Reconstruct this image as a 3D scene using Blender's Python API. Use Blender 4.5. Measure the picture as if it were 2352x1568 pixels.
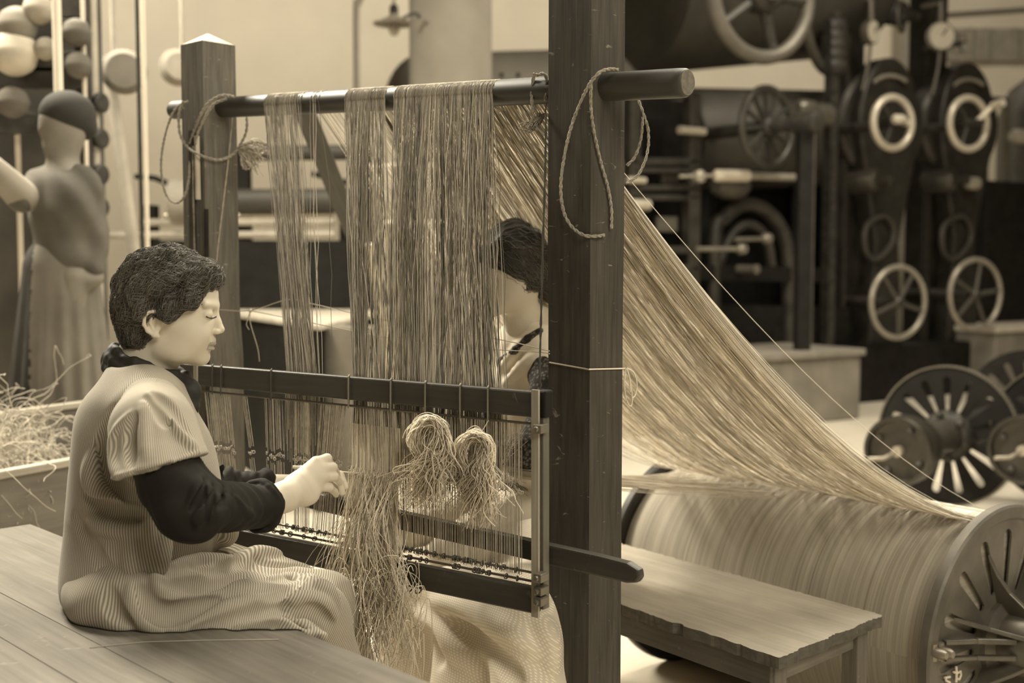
import bpy, math, random
import numpy as np
from mathutils import Vector, Matrix

for o in list(bpy.data.objects):
    bpy.data.objects.remove(o)
C = bpy.context.scene.collection
SC = bpy.context.scene
PI = math.pi
random.seed(7)
RNG = np.random.default_rng(7)

# ---------------------------------------------------------------- camera
F_PX = 2700.0
CAM_Z = 1.4
PITCH = math.atan(184 / F_PX)
SP, CP = math.sin(PITCH), math.cos(PITCH)
cam_data = bpy.data.cameras.new('camera')
cam = bpy.data.objects.new('camera', cam_data)
C.objects.link(cam)
cam.location = (0, 0, CAM_Z)
cam.rotation_euler = (PI / 2 - PITCH, 0, 0)
cam_data.sensor_width = 36
cam_data.lens = 36 * F_PX / 2352
cam_data.clip_end = 100
cam_data.dof.use_dof = True
cam_data.dof.focus_distance = 2.55
cam_data.dof.aperture_fstop = 2.4
SC.camera = cam

# ---------------------------------------------------------------- light
LIGHT = (1.0, 0.915, 0.735)
world = bpy.data.worlds.new('world')
SC.world = world
world.use_nodes = True
world.node_tree.nodes['Background'].inputs[0].default_value = (*LIGHT, 1)
world.node_tree.nodes['Background'].inputs[1].default_value = 0.25


def area(name, loc, at, sx, sy, power):
    l = bpy.data.lights.new(name, 'AREA')
    l.shape = 'RECTANGLE'
    l.size, l.size_y = sx, sy
    l.energy = power
    l.color = LIGHT
    o = bpy.data.objects.new(name, l)
    o.location = loc
    o.rotation_euler = (Vector(at) - Vector(loc)).to_track_quat('-Z', 'Y').to_euler()
    C.objects.link(o)
    return o


area('skylight_over_loom', (0.3, 4.0, 5.6), (0, 3.0, 0), 4.0, 2.0, 190)
area('skylight_back_left', (-3.4, 5.6, 5.2), (-.5, 2.3, .8), 1.8, 1.4, 560)
area('fill_behind_camera', (2.6, -1.6, 4.4), (-.2, 2.8, .8), 3.0, 2.0, 165)  # added fill from the camera side, no known roof opening
area('aisle_fill', (4.2, 7.0, 7.0), (1.6, 4.6, 0), 4.0, 4.0, 520)  # added lamp that brightens the right-hand floor and right-facing sides
area('back_wall_wash', (-1.5, 17.0, 7.0), (-1.0, 21.0, 2.0), 20.0, 2.0, 350)  # added wash lamp that keeps the back wall bright

SC.view_settings.view_transform = 'Standard'
SC.view_settings.look = 'None'
SC.view_settings.gamma = 1
SC.view_settings.use_curve_mapping = False
SC.view_settings.exposure = 0.42
SC.cycles.max_bounces = 6
SC.cycles.use_denoising = True


# ---------------------------------------------------------------- pixels to places
def V(*a):
    return np.array(a, dtype=float)


def ray(u, v):
    a = (784 - v) / F_PX
    return V((u - 1176) / F_PX, CP + a * SP, -SP + a * CP)


def P(u, v, Y):
    d = ray(u, v)
    return d * (Y / d[1]) + V(0, 0, CAM_Z)


def PZ(u, v, z):
    d = ray(u, v)
    return d * ((z - CAM_Z) / d[2]) + V(0, 0, CAM_Z)


def PP(u, v, p, n):
    d = ray(u, v)
    o = V(0, 0, CAM_Z)
    return o + d * (np.dot(np.asarray(p) - o, n) / np.dot(d, n))


def nrm(v):
    v = np.asarray(v, dtype=float)
    return v / (np.linalg.norm(v) + 1e-12)


# ---------------------------------------------------------------- materials
def tint(g):
    g = max(g, 0.0)
    return (g, g * 0.90, g * 0.735, 1)


class NT:
    def __init__(s, name):
        s.m = bpy.data.materials.new(name)
        s.m.use_nodes = True
        s.t = s.m.node_tree
        s.b = s.t.nodes['Principled BSDF']

    def n(s, kind, **kw):
        nd = s.t.nodes.new(kind)
        for k, v in kw.items():
            setattr(nd, k, v)
        return nd

    def l(s, a, b):
        s.t.links.new(a, b)

    def ramp(s, fac, stops):
        r = s.n('ShaderNodeValToRGB')
        e = r.color_ramp.elements
        while len(e) < len(stops):
            e.new(0.5)
        for el, (p, g) in zip(e, stops):
            el.position = p
            el.color = tint(g)
        s.l(fac, r.inputs[0])
        return r.outputs[0]

    def coord(s, kind='Object', scale=(1, 1, 1)):
        tc = s.n('ShaderNodeTexCoord')
        mp = s.n('ShaderNodeMapping')
        mp.inputs['Scale'].default_value = scale
        s.l(tc.outputs[kind], mp.inputs[0])
        return mp.outputs[0]

    def noise(s, vec, scale, detail=3, rough=0.55, dist=0.0):
        n = s.n('ShaderNodeTexNoise')
        n.inputs['Scale'].default_value = scale
        n.inputs['Detail'].default_value = detail
        n.inputs['Roughness'].default_value = rough
        n.inputs['Distortion'].default_value = dist
        s.l(vec, n.inputs['Vector'])
        return n.outputs['Fac']

    def bump(s, h, strength=0.3, dist=0.002):
        b = s.n('ShaderNodeBump')
        b.inputs['Strength'].default_value = strength
        b.inputs['Distance'].default_value = dist
        s.l(h, b.inputs['Height'])
        s.l(b.outputs[0], s.b.inputs['Normal'])


def m_flat(name, g, rough=0.8, metal=0.0, var=0.15, scale=8, bump=0.0, spec=0.5):
    t = NT(name)
    f = t.noise(t.coord(), scale, 4)
    t.l(t.ramp(f, [(0.3, g * (1 - var)), (0.7, g * (1 + var))]), t.b.inputs['Base Color'])
    t.b.inputs['Roughness'].default_value = rough
    t.b.inputs['Metallic'].default_value = metal
    t.b.inputs['Specular IOR Level'].default_value = spec
    if bump:
        t.bump(t.noise(t.coord(), scale * 6, 4), bump)
    return t.m


def m_wood(name, g, var=0.35, rough=0.6, scratch=0.0, grain=(4, 90, 90), bump=0.25, spec=0.4, kind='UV'):
    """grain runs along U"""
    t = NT(name)
    v = t.coord(kind, (grain[0], grain[1], grain[2]))
    f = t.noise(v, 1.0, 5, 0.6, 0.4)
    base = t.ramp(f, [(0.25, g * (1 - var)), (0.55, g), (0.8, g * (1 + var))])
    big = t.noise(t.coord(kind, (3, 8, 8)), 1.0, 3)
    mx = t.n('ShaderNodeMixRGB', blend_type='MULTIPLY')
    mx.inputs[0].default_value = 0.6
    t.l(base, mx.inputs[1])
    r2 = t.n('ShaderNodeValToRGB')
    r2.color_ramp.elements[0].position, r2.color_ramp.elements[1].position = 0.3, 0.7
    r2.color_ramp.elements[0].color = (.6, .6, .6, 1)
    r2.color_ramp.elements[1].color = (1.15, 1.15, 1.15, 1)
    t.l(big, r2.inputs[0])
    t.l(r2.outputs[0], mx.inputs[2])
    out = mx.outputs[0]
    if scratch:
        sc = t.noise(t.coord(kind, (60, 22, 40)), 1.0, 2, 0.4, 1.5)
        r3 = t.n('ShaderNodeValToRGB')
        r3.color_ramp.elements[0].position, r3.color_ramp.elements[1].position = 0.70, 0.78
        t.l(sc, r3.inputs[0])
        m2 = t.n('ShaderNodeMixRGB')
        t.l(r3.outputs[0], m2.inputs[0])
        t.l(out, m2.inputs[1])
        m2.inputs[2].default_value = tint(g + scratch)
        out = m2.outputs[0]
    t.l(out, t.b.inputs['Base Color'])
    t.b.inputs['Roughness'].default_value = rough
    t.b.inputs['Specular IOR Level'].default_value = spec
    t.bump(f, bump, 0.002)
    return t.m


def m_stripe(name, g0, g1, pitch, check=0.0, rough=0.95):
    t = NT(name)
    tc = t.n('ShaderNodeTexCoord')
    sp = t.n('ShaderNodeSeparateXYZ')
    t.l(tc.outputs['UV'], sp.inputs[0])

    def wave(o, p):
        a = t.n('ShaderNodeMath', operation='MULTIPLY')
        a.inputs[1].default_value = 2 * PI / p
        t.l(o, a.inputs[0])
        s_ = t.n('ShaderNodeMath', operation='SINE')
        t.l(a.outputs[0], s_.inputs[0])
        m_ = t.n('ShaderNodeMath', operation='MULTIPLY_ADD')
        m_.inputs[1].default_value = 0.5
        m_.inputs[2].default_value = 0.5
        t.l(s_.outputs[0], m_.inputs[0])
        return m_.outputs[0]
    w = wave(sp.outputs[0], pitch)
    if check:
        w2 = wave(sp.outputs[1], pitch)
        ad = t.n('ShaderNodeMath', operation='MULTIPLY')
        t.l(w, ad.inputs[0])
        t.l(w2, ad.inputs[1])
        w = ad.outputs[0]
    nz = t.noise(t.coord('Object', (1, 1, 1)), 14, 3)
    ad2 = t.n('ShaderNodeMath', operation='MULTIPLY_ADD')
    t.l(nz, ad2.inputs[0])
    ad2.inputs[1].default_value = 0.5
    ad3 = t.n('ShaderNodeMath', operation='SUBTRACT')
    t.l(w, ad3.inputs[0])
    ad3.inputs[1].default_value = 0.25
    t.l(ad3.outputs[0], ad2.inputs[2])
    t.l(t.ramp(ad2.outputs[0], [(0.25, g0), (0.75, g1)]), t.b.inputs['Base Color'])
    t.b.inputs['Roughness'].default_value = rough
    t.b.inputs['Specular IOR Level'].default_value = 0.15
    t.b.inputs['Sheen Weight'].default_value = 0.15
    return t.m


def m_yarn(name, g, var=0.45, rough=0.8, spec=0.12):
    t = NT(name)
    gi = t.n('ShaderNodeNewGeometry')
    t.l(t.ramp(gi.outputs['Random Per Island'], [(0.0, g * (1 - var)), (1.0, g * (1 + var))]), t.b.inputs['Base Color'])
    t.b.inputs['Roughness'].default_value = rough
    t.b.inputs['Specular IOR Level'].default_value = spec
    return t.m


def m_wound(name, g):
    """wound yarn: fine lines around the beam (V runs along the axis)"""
    t = NT(name)
    v = t.coord('UV', (0.6, 420, 1))
    f = t.noise(v, 1.0, 4, 0.65, 0.1)
    f2 = t.noise(t.coord('UV', (0.5, 60, 1)), 1.0, 3, 0.6, 0.2)
    a = t.n('ShaderNodeMath', operation='MULTIPLY_ADD')
    t.l(f2, a.inputs[0])
    a.inputs[1].default_value = 0.30
    b = t.n('ShaderNodeMath', operation='MULTIPLY')
    t.l(f, b.inputs[0])
    b.inputs[1].default_value = 0.70
    t.l(b.outputs[0], a.inputs[2])
    t.l(t.ramp(a.outputs[0], [(0.34, g * .45), (0.5, g), (0.68, g * 1.45)]), t.b.inputs['Base Color'])
    t.b.inputs['Roughness'].default_value = 0.75
    t.b.inputs['Specular IOR Level'].default_value = 0.3
    t.bump(f, 0.6, 0.002)
    return t.m


# ---------------------------------------------------------------- mesh builder
class MB:
    def __init__(s):
        s.v, s.f, s.uv, s.mi = [], [], [], []

    def face(s, idx, uv=None, mi=0):
        s.f.append(tuple(idx))
        s.uv.append(uv if uv is not None else [(s.v[i][0], s.v[i][2]) for i in idx])
        s.mi.append(mi)

    def add(s, pts):
        n = len(s.v)
        s.v.extend([tuple(float(c) for c in p) for p in pts])
        return n

    def quad(s, a, b, c, d, uv=None, mi=0):
        n = s.add([a, b, c, d])
        la = np.linalg.norm(np.asarray(b) - a)
        lb = np.linalg.norm(np.asarray(d) - a)
        s.face([n, n + 1, n + 2, n + 3], uv or [(0, 0), (la, 0), (la, lb), (0, lb)], mi)

    def hexa(s, c, mi=0, along=0):
        """c: eight corners, index = x + 2y + 4z; U runs along the given axis"""
        c = [np.asarray(q, float) for q in c]
        n = s.add(c)
        fs = [((0, 2, 3, 1), 1, 0), ((4, 5, 7, 6), 0, 1), ((0, 1, 5, 4), 0, 2), ((2, 6, 7, 3), 2, 0), ((0, 4, 6, 2), 2, 1), ((1, 3, 7, 5), 1, 2)]
        L = [np.linalg.norm(c[1] - c[0]), np.linalg.norm(c[2] - c[0]), np.linalg.norm(c[4] - c[0])]
        for k, (q, a, b) in enumerate(fs):
            uv = []
            for i in q:
                co = [(i & 1) * L[0], ((i >> 1) & 1) * L[1], ((i >> 2) & 1) * L[2]]
                axes = [x for x in range(3) if x not in ([0, 1] if q in (fs[0][0], fs[1][0]) else [0, 2] if q in (fs[2][0], fs[3][0]) else [1, 2])]
                used = [x for x in range(3) if x not in axes]
                if along in used:
                    oth = used[0] if used[1] == along else used[1]
                    uv.append((co[along], co[oth] + 0.37 * k))
                else:
                    uv.append((co[used[0]], co[used[1]] + 0.37 * k))
            s.face([n + i for i in q], uv, mi)

    def box(s, lo, hi, mi=0, along=0):
        s.hexa([(hi[0] if i & 1 else lo[0], hi[1] if i & 2 else lo[1], hi[2] if i & 4 else lo[2]) for i in range(8)], mi, along)

    def obox(s, cen, ax, ay, az, sx, sy, sz, mi=0, along=0):
        cen = np.asarray(cen, float)
        ax, ay, az = nrm(ax), nrm(ay), nrm(az)
        s.hexa([cen + ax * sx * (0.5 if i & 1 else -0.5) + ay * sy * (0.5 if i & 2 else -0.5) + az * sz * (0.5 if i & 4 else -0.5) for i in range(8)], mi, along)

    def bar(s, p0, p1, w, h, up=(0, 0, 1), mi=0):
        """square bar from p0 to p1; h is measured along up"""
        p0, p1 = np.asarray(p0, float), np.asarray(p1, float)
        d = p1 - p0
        L = np.linalg.norm(d)
        d = d / L
        side = nrm(np.cross(d, up))
        u2 = np.cross(side, d)
        s.obox((p0 + p1) / 2, d, side, u2, L, w, h, mi, 0)

    def tube(s, pts, r, n=8, cap=True, closed=False, mi=0):
        pts = [np.asarray(p, float) for p in pts]
        m = len(pts)
        rr = [r] * m if np.isscalar(r) else list(r)
        tang = []
        for i in range(m):
            a = pts[(i - 1) % m] if (closed or i > 0) else pts[i]
            b = pts[(i + 1) % m] if (closed or i < m - 1) else pts[i]
            tang.append(nrm(b - a))
        ref = V(0, 0, 1) if abs(tang[0][2]) < 0.9 else V(1, 0, 0)
        nx = nrm(np.cross(tang[0], ref))
        base = len(s.v)
        dist = 0
        ds = []
        for i in range(m):
            nx = nrm(nx - tang[i] * np.dot(nx, tang[i]))
            ny = np.cross(tang[i], nx)
            if i:
                dist += np.linalg.norm(pts[i] - pts[i - 1])
            ds.append(dist)
            s.add([pts[i] + (nx * math.cos(2 * PI * k / n) + ny * math.sin(2 * PI * k / n)) * rr[i] for k in range(n)])
        R0 = 2 * PI * max(rr) / n
        for i in range(m if closed else m - 1):
            j = (i + 1) % m
            for k in range(n):
                k2 = (k + 1) % n
                dj = ds[j] if j else dist + 0.01
                s.face([base + i * n + k, base + i * n + k2, base + j * n + k2, base + j * n + k],
                       [(ds[i], k * R0), (ds[i], (k + 1) * R0), (dj, (k + 1) * R0), (dj, k * R0)], mi)
        if cap and not closed:
            s.face([base + k for k in range(n)][::-1], [(math.cos(2 * PI * k / n) * rr[0], math.sin(2 * PI * k / n) * rr[0]) for k in range(n)][::-1], mi)
            s.face([base + (m - 1) * n + k for k in range(n)], [(math.cos(2 * PI * k / n) * rr[-1], math.sin(2 * PI * k / n) * rr[-1]) for k in range(n)], mi)

    def lathe(s, p0, axis, prof, n=32, mi=0, caps=True):
        """prof: list of (distance along the axis, radius)"""
        p0 = np.asarray(p0, float)
        ax = nrm(axis)
        ref = V(0, 0, 1) if abs(ax[2]) < 0.9 else V(1, 0, 0)
        nx = nrm(np.cross(ax, ref))
        ny = np.cross(ax, nx)
        base = len(s.v)
        for (a, r) in prof:
            s.add([p0 + ax * a + (nx * math.cos(2 * PI * k / n) + ny * math.sin(2 * PI * k / n)) * r for k in range(n)])
        dist = 0
        for i in range(len(prof) - 1):
            d2 = dist + math.hypot(prof[i + 1][0] - prof[i][0], prof[i + 1][1] - prof[i][1])
            for k in range(n):
                k2 = (k + 1) % n
                s.face([base + i * n + k, base + i * n + k2, base + (i + 1) * n + k2, base + (i + 1) * n + k],
                       [(k / n * 3, dist), ((k + 1) / n * 3, dist), ((k + 1) / n * 3, d2), (k / n * 3, d2)], mi)
            dist = d2
        for end, rev in ((0, True), (len(prof) - 1, False)):
            if caps and prof[end][1] > 1e-5:
                ids = [base + end * n + k for k in range(n)]
                uv = [(math.cos(2 * PI * k / n) * prof[end][1], math.sin(2 * PI * k / n) * prof[end][1]) for k in range(n)]
                s.face(ids[::-1] if rev else ids, uv[::-1] if rev else uv, mi)

    def ring(s, c, axis, R, r, n=40, m=10, mi=0):
        c = np.asarray(c, float)
        ax = nrm(axis)
        ref = V(0, 0, 1) if abs(ax[2]) < 0.9 else V(1, 0, 0)
        nx = nrm(np.cross(ax, ref))
        ny = np.cross(ax, nx)
        s.tube([c + (nx * math.cos(2 * PI * k / n) + ny * math.sin(2 * PI * k / n)) * R for k in range(n)], r, m, closed=True, mi=mi)

    def prism(s, outline, o, X, Y, depth, mi=0):
        """outline (2-D, counter-clockwise) in the X,Y frame at o, pushed along X x Y by depth"""
        o = np.asarray(o, float)
        X, Y = np.asarray(X, float), np.asarray(Y, float)
        Z = nrm(np.cross(X, Y))
        n = len(outline)
        base = s.add([o + X * a + Y * b for a, b in outline])
        s.add([o + X * a + Y * b + Z * depth for a, b in outline])
        s.face([base + k for k in range(n)][::-1], [outline[k] for k in range(n)][::-1], mi)
        s.face([base + n + k for k in range(n)], [outline[k] for k in range(n)], mi)
        d = 0
        for k in range(n):
            k2 = (k + 1) % n
            d2 = d + math.hypot(outline[k2][0] - outline[k][0], outline[k2][1] - outline[k][1])
            s.face([base + k, base + k2, base + n + k2, base + n + k], [(d, 0), (d2, 0), (d2, depth), (d, depth)], mi)
            d = d2

    def build(s, name, mats, parent=None, smooth=False, bevel=0.0, sub=0, seg=2):
        me = bpy.data.meshes.new(name)
        me.from_pydata(s.v, [], s.f)
        uvl = me.uv_layers.new(name='UVMap')
        flat = np.array([c for fc in s.uv for q in fc for c in q], dtype=np.float32)
        uvl.data.foreach_set('uv', flat)
        if not isinstance(mats, (list, tuple)):
            mats = [mats]
        for m in mats:
            me.materials.append(m)
        if len(mats) > 1:
            me.polygons.foreach_set('material_index', np.array(s.mi, dtype=np.int32))
        o = bpy.data.objects.new(name, me)
        return finish(o, parent, smooth, bevel, sub, seg)


def finish(o, parent=None, smooth=False, bevel=0.0, sub=0, seg=2):
    C.objects.link(o)
    me = o.data
    if parent is not None:
        o.parent = parent
        # children are given in world places; the parent only stands at its base
        off = Vector(parent['_w']) if '_w' in parent else Vector((0, 0, 0))
        me.transform(Matrix.Translation(-off))
        o['_w'] = tuple(off)
    if bevel:
        b = o.modifiers.new('bevel', 'BEVEL')
        b.width = bevel
        b.segments = seg
        b.limit_method = 'ANGLE'
        b.angle_limit = math.radians(40)
        b.harden_normals = False
    if sub:
        b = o.modifiers.new('sub', 'SUBSURF')
        b.levels = b.render_levels = sub
    if smooth:
        me.polygons.foreach_set('use_smooth', np.ones(len(me.polygons), dtype=bool))
        try:
            me.set_sharp_from_angle(angle=math.radians(42))
        except Exception:
            pass
    return o


def tag(o, label=None, cat=None, group=None, kind=None):
    if label:
        o['label'] = label
    if cat:
        o['category'] = cat
    if group:
        o['group'] = group
    if kind:
        o['kind'] = kind
    return o


def thing(name, label, cat, base, group=None):
    o = bpy.data.objects.new(name, None)
    C.objects.link(o)
    o.location = tuple(float(c) for c in base)
    o['_w'] = tuple(float(c) for c in base)
    o.empty_display_size = 0.05
    return tag(o, label, cat, group)


def struct(mb, name, m, **kw):
    return tag(mb.build(name, m, **kw), kind='structure')


# ---------------------------------------------------------------- many thin threads as one mesh
def threads(name, L, r, mat, parent=None, sides=3):
    """L: list of (n,3) arrays"""
    vs, fs = [], []
    base = 0
    by = {}
    for i, a in enumerate(L):
        by.setdefault(len(a), []).append(i)
    for m, ids in by.items():
        A = np.stack([np.asarray(L[i], float) for i in ids])
        N = len(ids)
        T = np.gradient(A, axis=1)
        T /= np.linalg.norm(T, axis=2, keepdims=True) + 1e-12
        ref = np.zeros_like(T)
        mean = np.abs(T).mean(axis=1)
        k = np.argmin(mean, axis=1)
        ref[np.arange(N), :, :] = np.eye(3)[k][:, None, :]
        nx = np.cross(T, ref)
        nx /= np.linalg.norm(nx, axis=2, keepdims=True) + 1e-12
        ny = np.cross(T, nx)
        rr = np.array([r[i] if not np.isscalar(r) else r for i in ids])[:, None, None]
        ring = []
        for q in range(sides):
            a = 2 * PI * q / sides
            ring.append(A + (nx * math.cos(a) + ny * math.sin(a)) * rr)
        R = np.stack(ring, axis=2)  # N,m,sides,3
        vs.append(R.reshape(-1, 3))
        n0 = np.arange(N)[:, None, None] * m * sides + np.arange(m - 1)[None, :, None] * sides + np.arange(sides)[None, None, :]
        n1 = np.arange(N)[:, None, None] * m * sides + np.arange(m - 1)[None, :, None] * sides + ((np.arange(sides) + 1) % sides)[None, None, :]
        q = np.stack([n0, n1, n1 + sides, n0 + sides], axis=-1).reshape(-1, 4) + base
        fs.append(q)
        base += N * m * sides
    Vv = np.concatenate(vs).astype(np.float32)
    Ff = np.concatenate(fs).astype(np.int32)
    me = fast_mesh(name, Vv, Ff)
    me.materials.append(mat)
    o = bpy.data.objects.new(name, me)
    return finish(o, parent)


def fast_mesh(name, Vv, Ff):
    me = bpy.data.meshes.new(name)
    me.vertices.add(len(Vv))
    me.vertices.foreach_set('co', np.ascontiguousarray(Vv, dtype=np.float32).ravel())
    me.loops.add(Ff.size)
    me.loops.foreach_set('vertex_index', np.ascontiguousarray(Ff, dtype=np.int32).ravel())
    me.polygons.add(len(Ff))
    me.polygons.foreach_set('loop_start', np.arange(0, Ff.size, 4, dtype=np.int32))
    try:
        me.polygons.foreach_set('loop_total', np.full(len(Ff), 4, dtype=np.int32))
    except Exception:
        pass
    me.polygons.foreach_set('use_smooth', np.ones(len(Ff), dtype=bool))
    me.update(calc_edges=True)
    return me


def spline(pts, n=8, closed=False):
    """Catmull-Rom through the points"""
    p = [np.asarray(q, float) for q in pts]
    m = len(p)
    out = []
    for i in range(m if closed else m - 1):
        p0 = p[(i - 1) % m] if (closed or i > 0) else 2 * p[0] - p[1]
        p1, p2 = p[i], p[(i + 1) % m]
        p3 = p[(i + 2) % m] if (closed or i + 2 < m) else 2 * p[-1] - p[-2]
        for k in range(n):
            t = k / n
            out.append(0.5 * ((2 * p1) + (-p0 + p2) * t + (2 * p0 - 5 * p1 + 4 * p2 - p3) * t * t + (-p0 + 3 * p1 - 3 * p2 + p3) * t ** 3))
    if not closed:
        out.append(p[-1])
    return out


# ---------------------------------------------------------------- smooth bodies from distance fields
def BX(u0, v0, u1, v1, Y0, Y1):
    """corners of the block of space behind a rectangle of the photo between two distances"""
    c = np.array([P(u, v, Y) for u in (u0, u1) for v in (v0, v1) for Y in (Y0, Y1)])
    return c.min(axis=0), c.max(axis=0)


class Field:
    def __init__(s, lo, hi, h):
        s.h = h
        s.lo = np.asarray(lo, float)
        s.n = np.ceil((np.asarray(hi, float) - s.lo) / h).astype(int) + 1
        s.F = np.full(tuple(s.n), 0.2, dtype=np.float32)

    def _win(s, lo, hi):
        a = np.clip(np.floor((np.asarray(lo) - s.lo) / s.h).astype(int), 0, s.n)
        b = np.clip(np.ceil((np.asarray(hi) - s.lo) / s.h).astype(int) + 1, 0, s.n)
        if np.any(b <= a):
            return None
        ax = [(s.lo[i] + np.arange(a[i], b[i]) * s.h).astype(np.float32) for i in range(3)]
        X, Y, Z = np.meshgrid(*ax, indexing='ij')
        return tuple(slice(a[i], b[i]) for i in range(3)), X, Y, Z

    def _mix(s, sl, d, k, sub):
        F = s.F[sl]
        if sub:
            d = -d
            hh = np.maximum(k - np.abs(F - d), 0) / k
            s.F[sl] = np.maximum(F, d) + hh * hh * k * 0.25
        else:
            hh = np.maximum(k - np.abs(F - d), 0) / k
            s.F[sl] = np.minimum(F, d) - hh * hh * k * 0.25

    def ell(s, c, r, R=None, k=0.01, sub=False):
        c = np.asarray(c, float)
        r = np.asarray(r, float) if not np.isscalar(r) else np.array([r] * 3, float)
        R = np.eye(3) if R is None else np.asarray(R, float)  # rows: local axes in world
        m = r.max() + k * 1.5 + 0.01
        w = s._win(c - m, c + m)
        if w is None:
            return s
        sl, X, Y, Z = w
        dx, dy, dz = X - c[0], Y - c[1], Z - c[2]
        q = [(dx * R[i][0] + dy * R[i][1] + dz * R[i][2]) for i in range(3)]
        k0 = np.sqrt(sum((q[i] / r[i]) ** 2 for i in range(3)))
        k1 = np.sqrt(sum((q[i] / r[i] ** 2) ** 2 for i in range(3))) + 1e-9
        d = k0 * (k0 - 1) / k1
        s._mix(sl, d.astype(np.float32), k, sub)
        return s

    def cap(s, a, b, ra, rb=None, k=0.01, sub=False, flat=None):
        """tapered capsule; flat=(direction, factor) squeezes it across that direction"""
        rb = ra if rb is None else rb
        a, b = np.asarray(a, float), np.asarray(b, float)
        m = max(ra, rb) * (flat[1] if flat and flat[1] > 1 else 1) + k * 1.5 + 0.006
        w = s._win(np.minimum(a, b) - m, np.maximum(a, b) + m)
        if w is None:
            return s
        sl, X, Y, Z = w
        ab = b - a
        L2 = max(ab.dot(ab), 1e-10)
        px, py, pz = X - a[0], Y - a[1], Z - a[2]
        t = np.clip((px * ab[0] + py * ab[1] + pz * ab[2]) / L2, 0, 1)
        qx, qy, qz = px - ab[0] * t, py - ab[1] * t, pz - ab[2] * t
        if flat:
            f = nrm(flat[0])
            pr = qx * f[0] + qy * f[1] + qz * f[2]
            e = (1.0 / flat[1] - 1)
            qx, qy, qz = qx + f[0] * pr * e, qy + f[1] * pr * e, qz + f[2] * pr * e
        d = np.sqrt(qx * qx + qy * qy + qz * qz) - (ra + (rb - ra) * t)
        s._mix(sl, d.astype(np.float32), k, sub)
        return s

    def path(s, pts, r, k=0.01, sub=False, flat=None):
        rr = [r] * len(pts) if np.isscalar(r) else r
        for i in range(len(pts) - 1):
            s.cap(pts[i], pts[i + 1], rr[i], rr[i + 1], k, sub, flat)
        return s

    def cut(s, p, n, k=0.004):
        """remove everything on the side n points to"""
        p, n = np.asarray(p, float), nrm(n)
        ax = [(s.lo[i] + np.arange(s.n[i]) * s.h).astype(np.float32) for i in range(3)]
        d = (ax[0][:, None, None] - p[0]) * n[0] + (ax[1][None, :, None] - p[1]) * n[1] + (ax[2][None, None, :] - p[2]) * n[2]
        s._mix((slice(None),) * 3, -d.astype(np.float32), k, True)
        return s

    def wob(s, amp, freq, seed=0, aniso=(1, 1, 1)):
        rg = np.random.default_rng(seed)
        ax = [(s.lo[i] + np.arange(s.n[i]) * s.h).astype(np.float32) for i in range(3)]
        acc = 0
        for q in range(5):
            w = rg.normal(size=3) * freq * np.array(aniso)
            acc = acc + np.sin(ax[0][:, None, None] * w[0] + ax[1][None, :, None] * w[1] + ax[2][None, None, :] * w[2] + rg.uniform(0, 6.28))
        s.F += (acc * (amp / 2.2)).astype(np.float32)
        return s

    def shell_from(s, other, off):
        s.F = other.F + off
        return s

    def hit(s, u, v, push=0.0):
        """where the sight line through a photo point meets the surface"""
        d = ray(u, v)
        o = V(0, 0, CAM_Z)
        t0 = (s.lo[1] + 0.002) / d[1]
        t1 = (s.lo[1] + (s.n[1] - 1) * s.h) / d[1]
        ts = np.arange(t0, t1, s.h * 0.5)
        pts = o + d * ts[:, None]
        ij = np.round((pts - s.lo) / s.h).astype(int)
        ok = np.all((ij >= 0) & (ij < s.n), axis=1)
        ij[~ok] = 0
        f = s.F[ij[:, 0], ij[:, 1], ij[:, 2]]
        f[~ok] = 1
        w = np.where(f < 0)[0]
        if len(w) == 0:
            w = [int(np.argmin(f))]
        return pts[w[0]] + nrm(d) * push

    def fold(s, uv, r, push, k=0.02, sub=False, rr=None, n=4):
        pts = [s.hit(u, v, push) for u, v in uv]
        if n > 1 and len(pts) > 2:
            pts = spline(pts, n)
        m = len(pts)
        rad = [r * (0.25 + 0.75 * math.sin(PI * min(1, max(0, (i + 0.6) / (m + 0.2))))) for i in range(m)]
        return s.path(pts, rad, k, sub)

    def mesh(s):
        F = s.F
        F[0], F[-1], F[:, 0], F[:, -1], F[:, :, 0], F[:, :, -1] = .1, .1, .1, .1, .1, .1
        I = F < 0
        c = np.zeros(tuple(s.n - 1), dtype=np.uint8)
        for dx in (0, 1):
            for dy in (0, 1):
                for dz in (0, 1):
                    c += I[dx:dx + s.n[0] - 1, dy:dy + s.n[1] - 1, dz:dz + s.n[2] - 1]
        act = (c > 0) & (c < 8)
        ids = np.full(act.shape, -1, dtype=np.int32)
        cells = np.argwhere(act)
        ids[act] = np.arange(len(cells))
        corner = {}
        for dx in (0, 1):
            for dy in (0, 1):
                for dz in (0, 1):
                    corner[(dx, dy, dz)] = F[cells[:, 0] + dx, cells[:, 1] + dy, cells[:, 2] + dz]
        acc = np.zeros((len(cells), 3))
        cnt = np.zeros(len(cells))
        for ax in range(3):
            o1, o2 = [i for i in range(3) if i != ax]
            for a in (0, 1):
                for b in (0, 1):
                    p = [0, 0, 0]
                    p[o1], p[o2] = a, b
                    q = list(p)
                    q[ax] = 1
                    f0, f1 = corner[tuple(p)], corner[tuple(q)]
                    m = (f0 < 0) != (f1 < 0)
                    t = np.where(m, f0 / (f0 - f1 + 1e-12), 0)
                    pos = np.zeros((len(cells), 3))
                    pos[:, o1], pos[:, o2] = a, b
                    pos[:, ax] = t
                    acc[m] += pos[m]
                    cnt[m] += 1
        Vv = s.lo + (cells + acc / cnt[:, None]) * s.h
        faces = []
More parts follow.
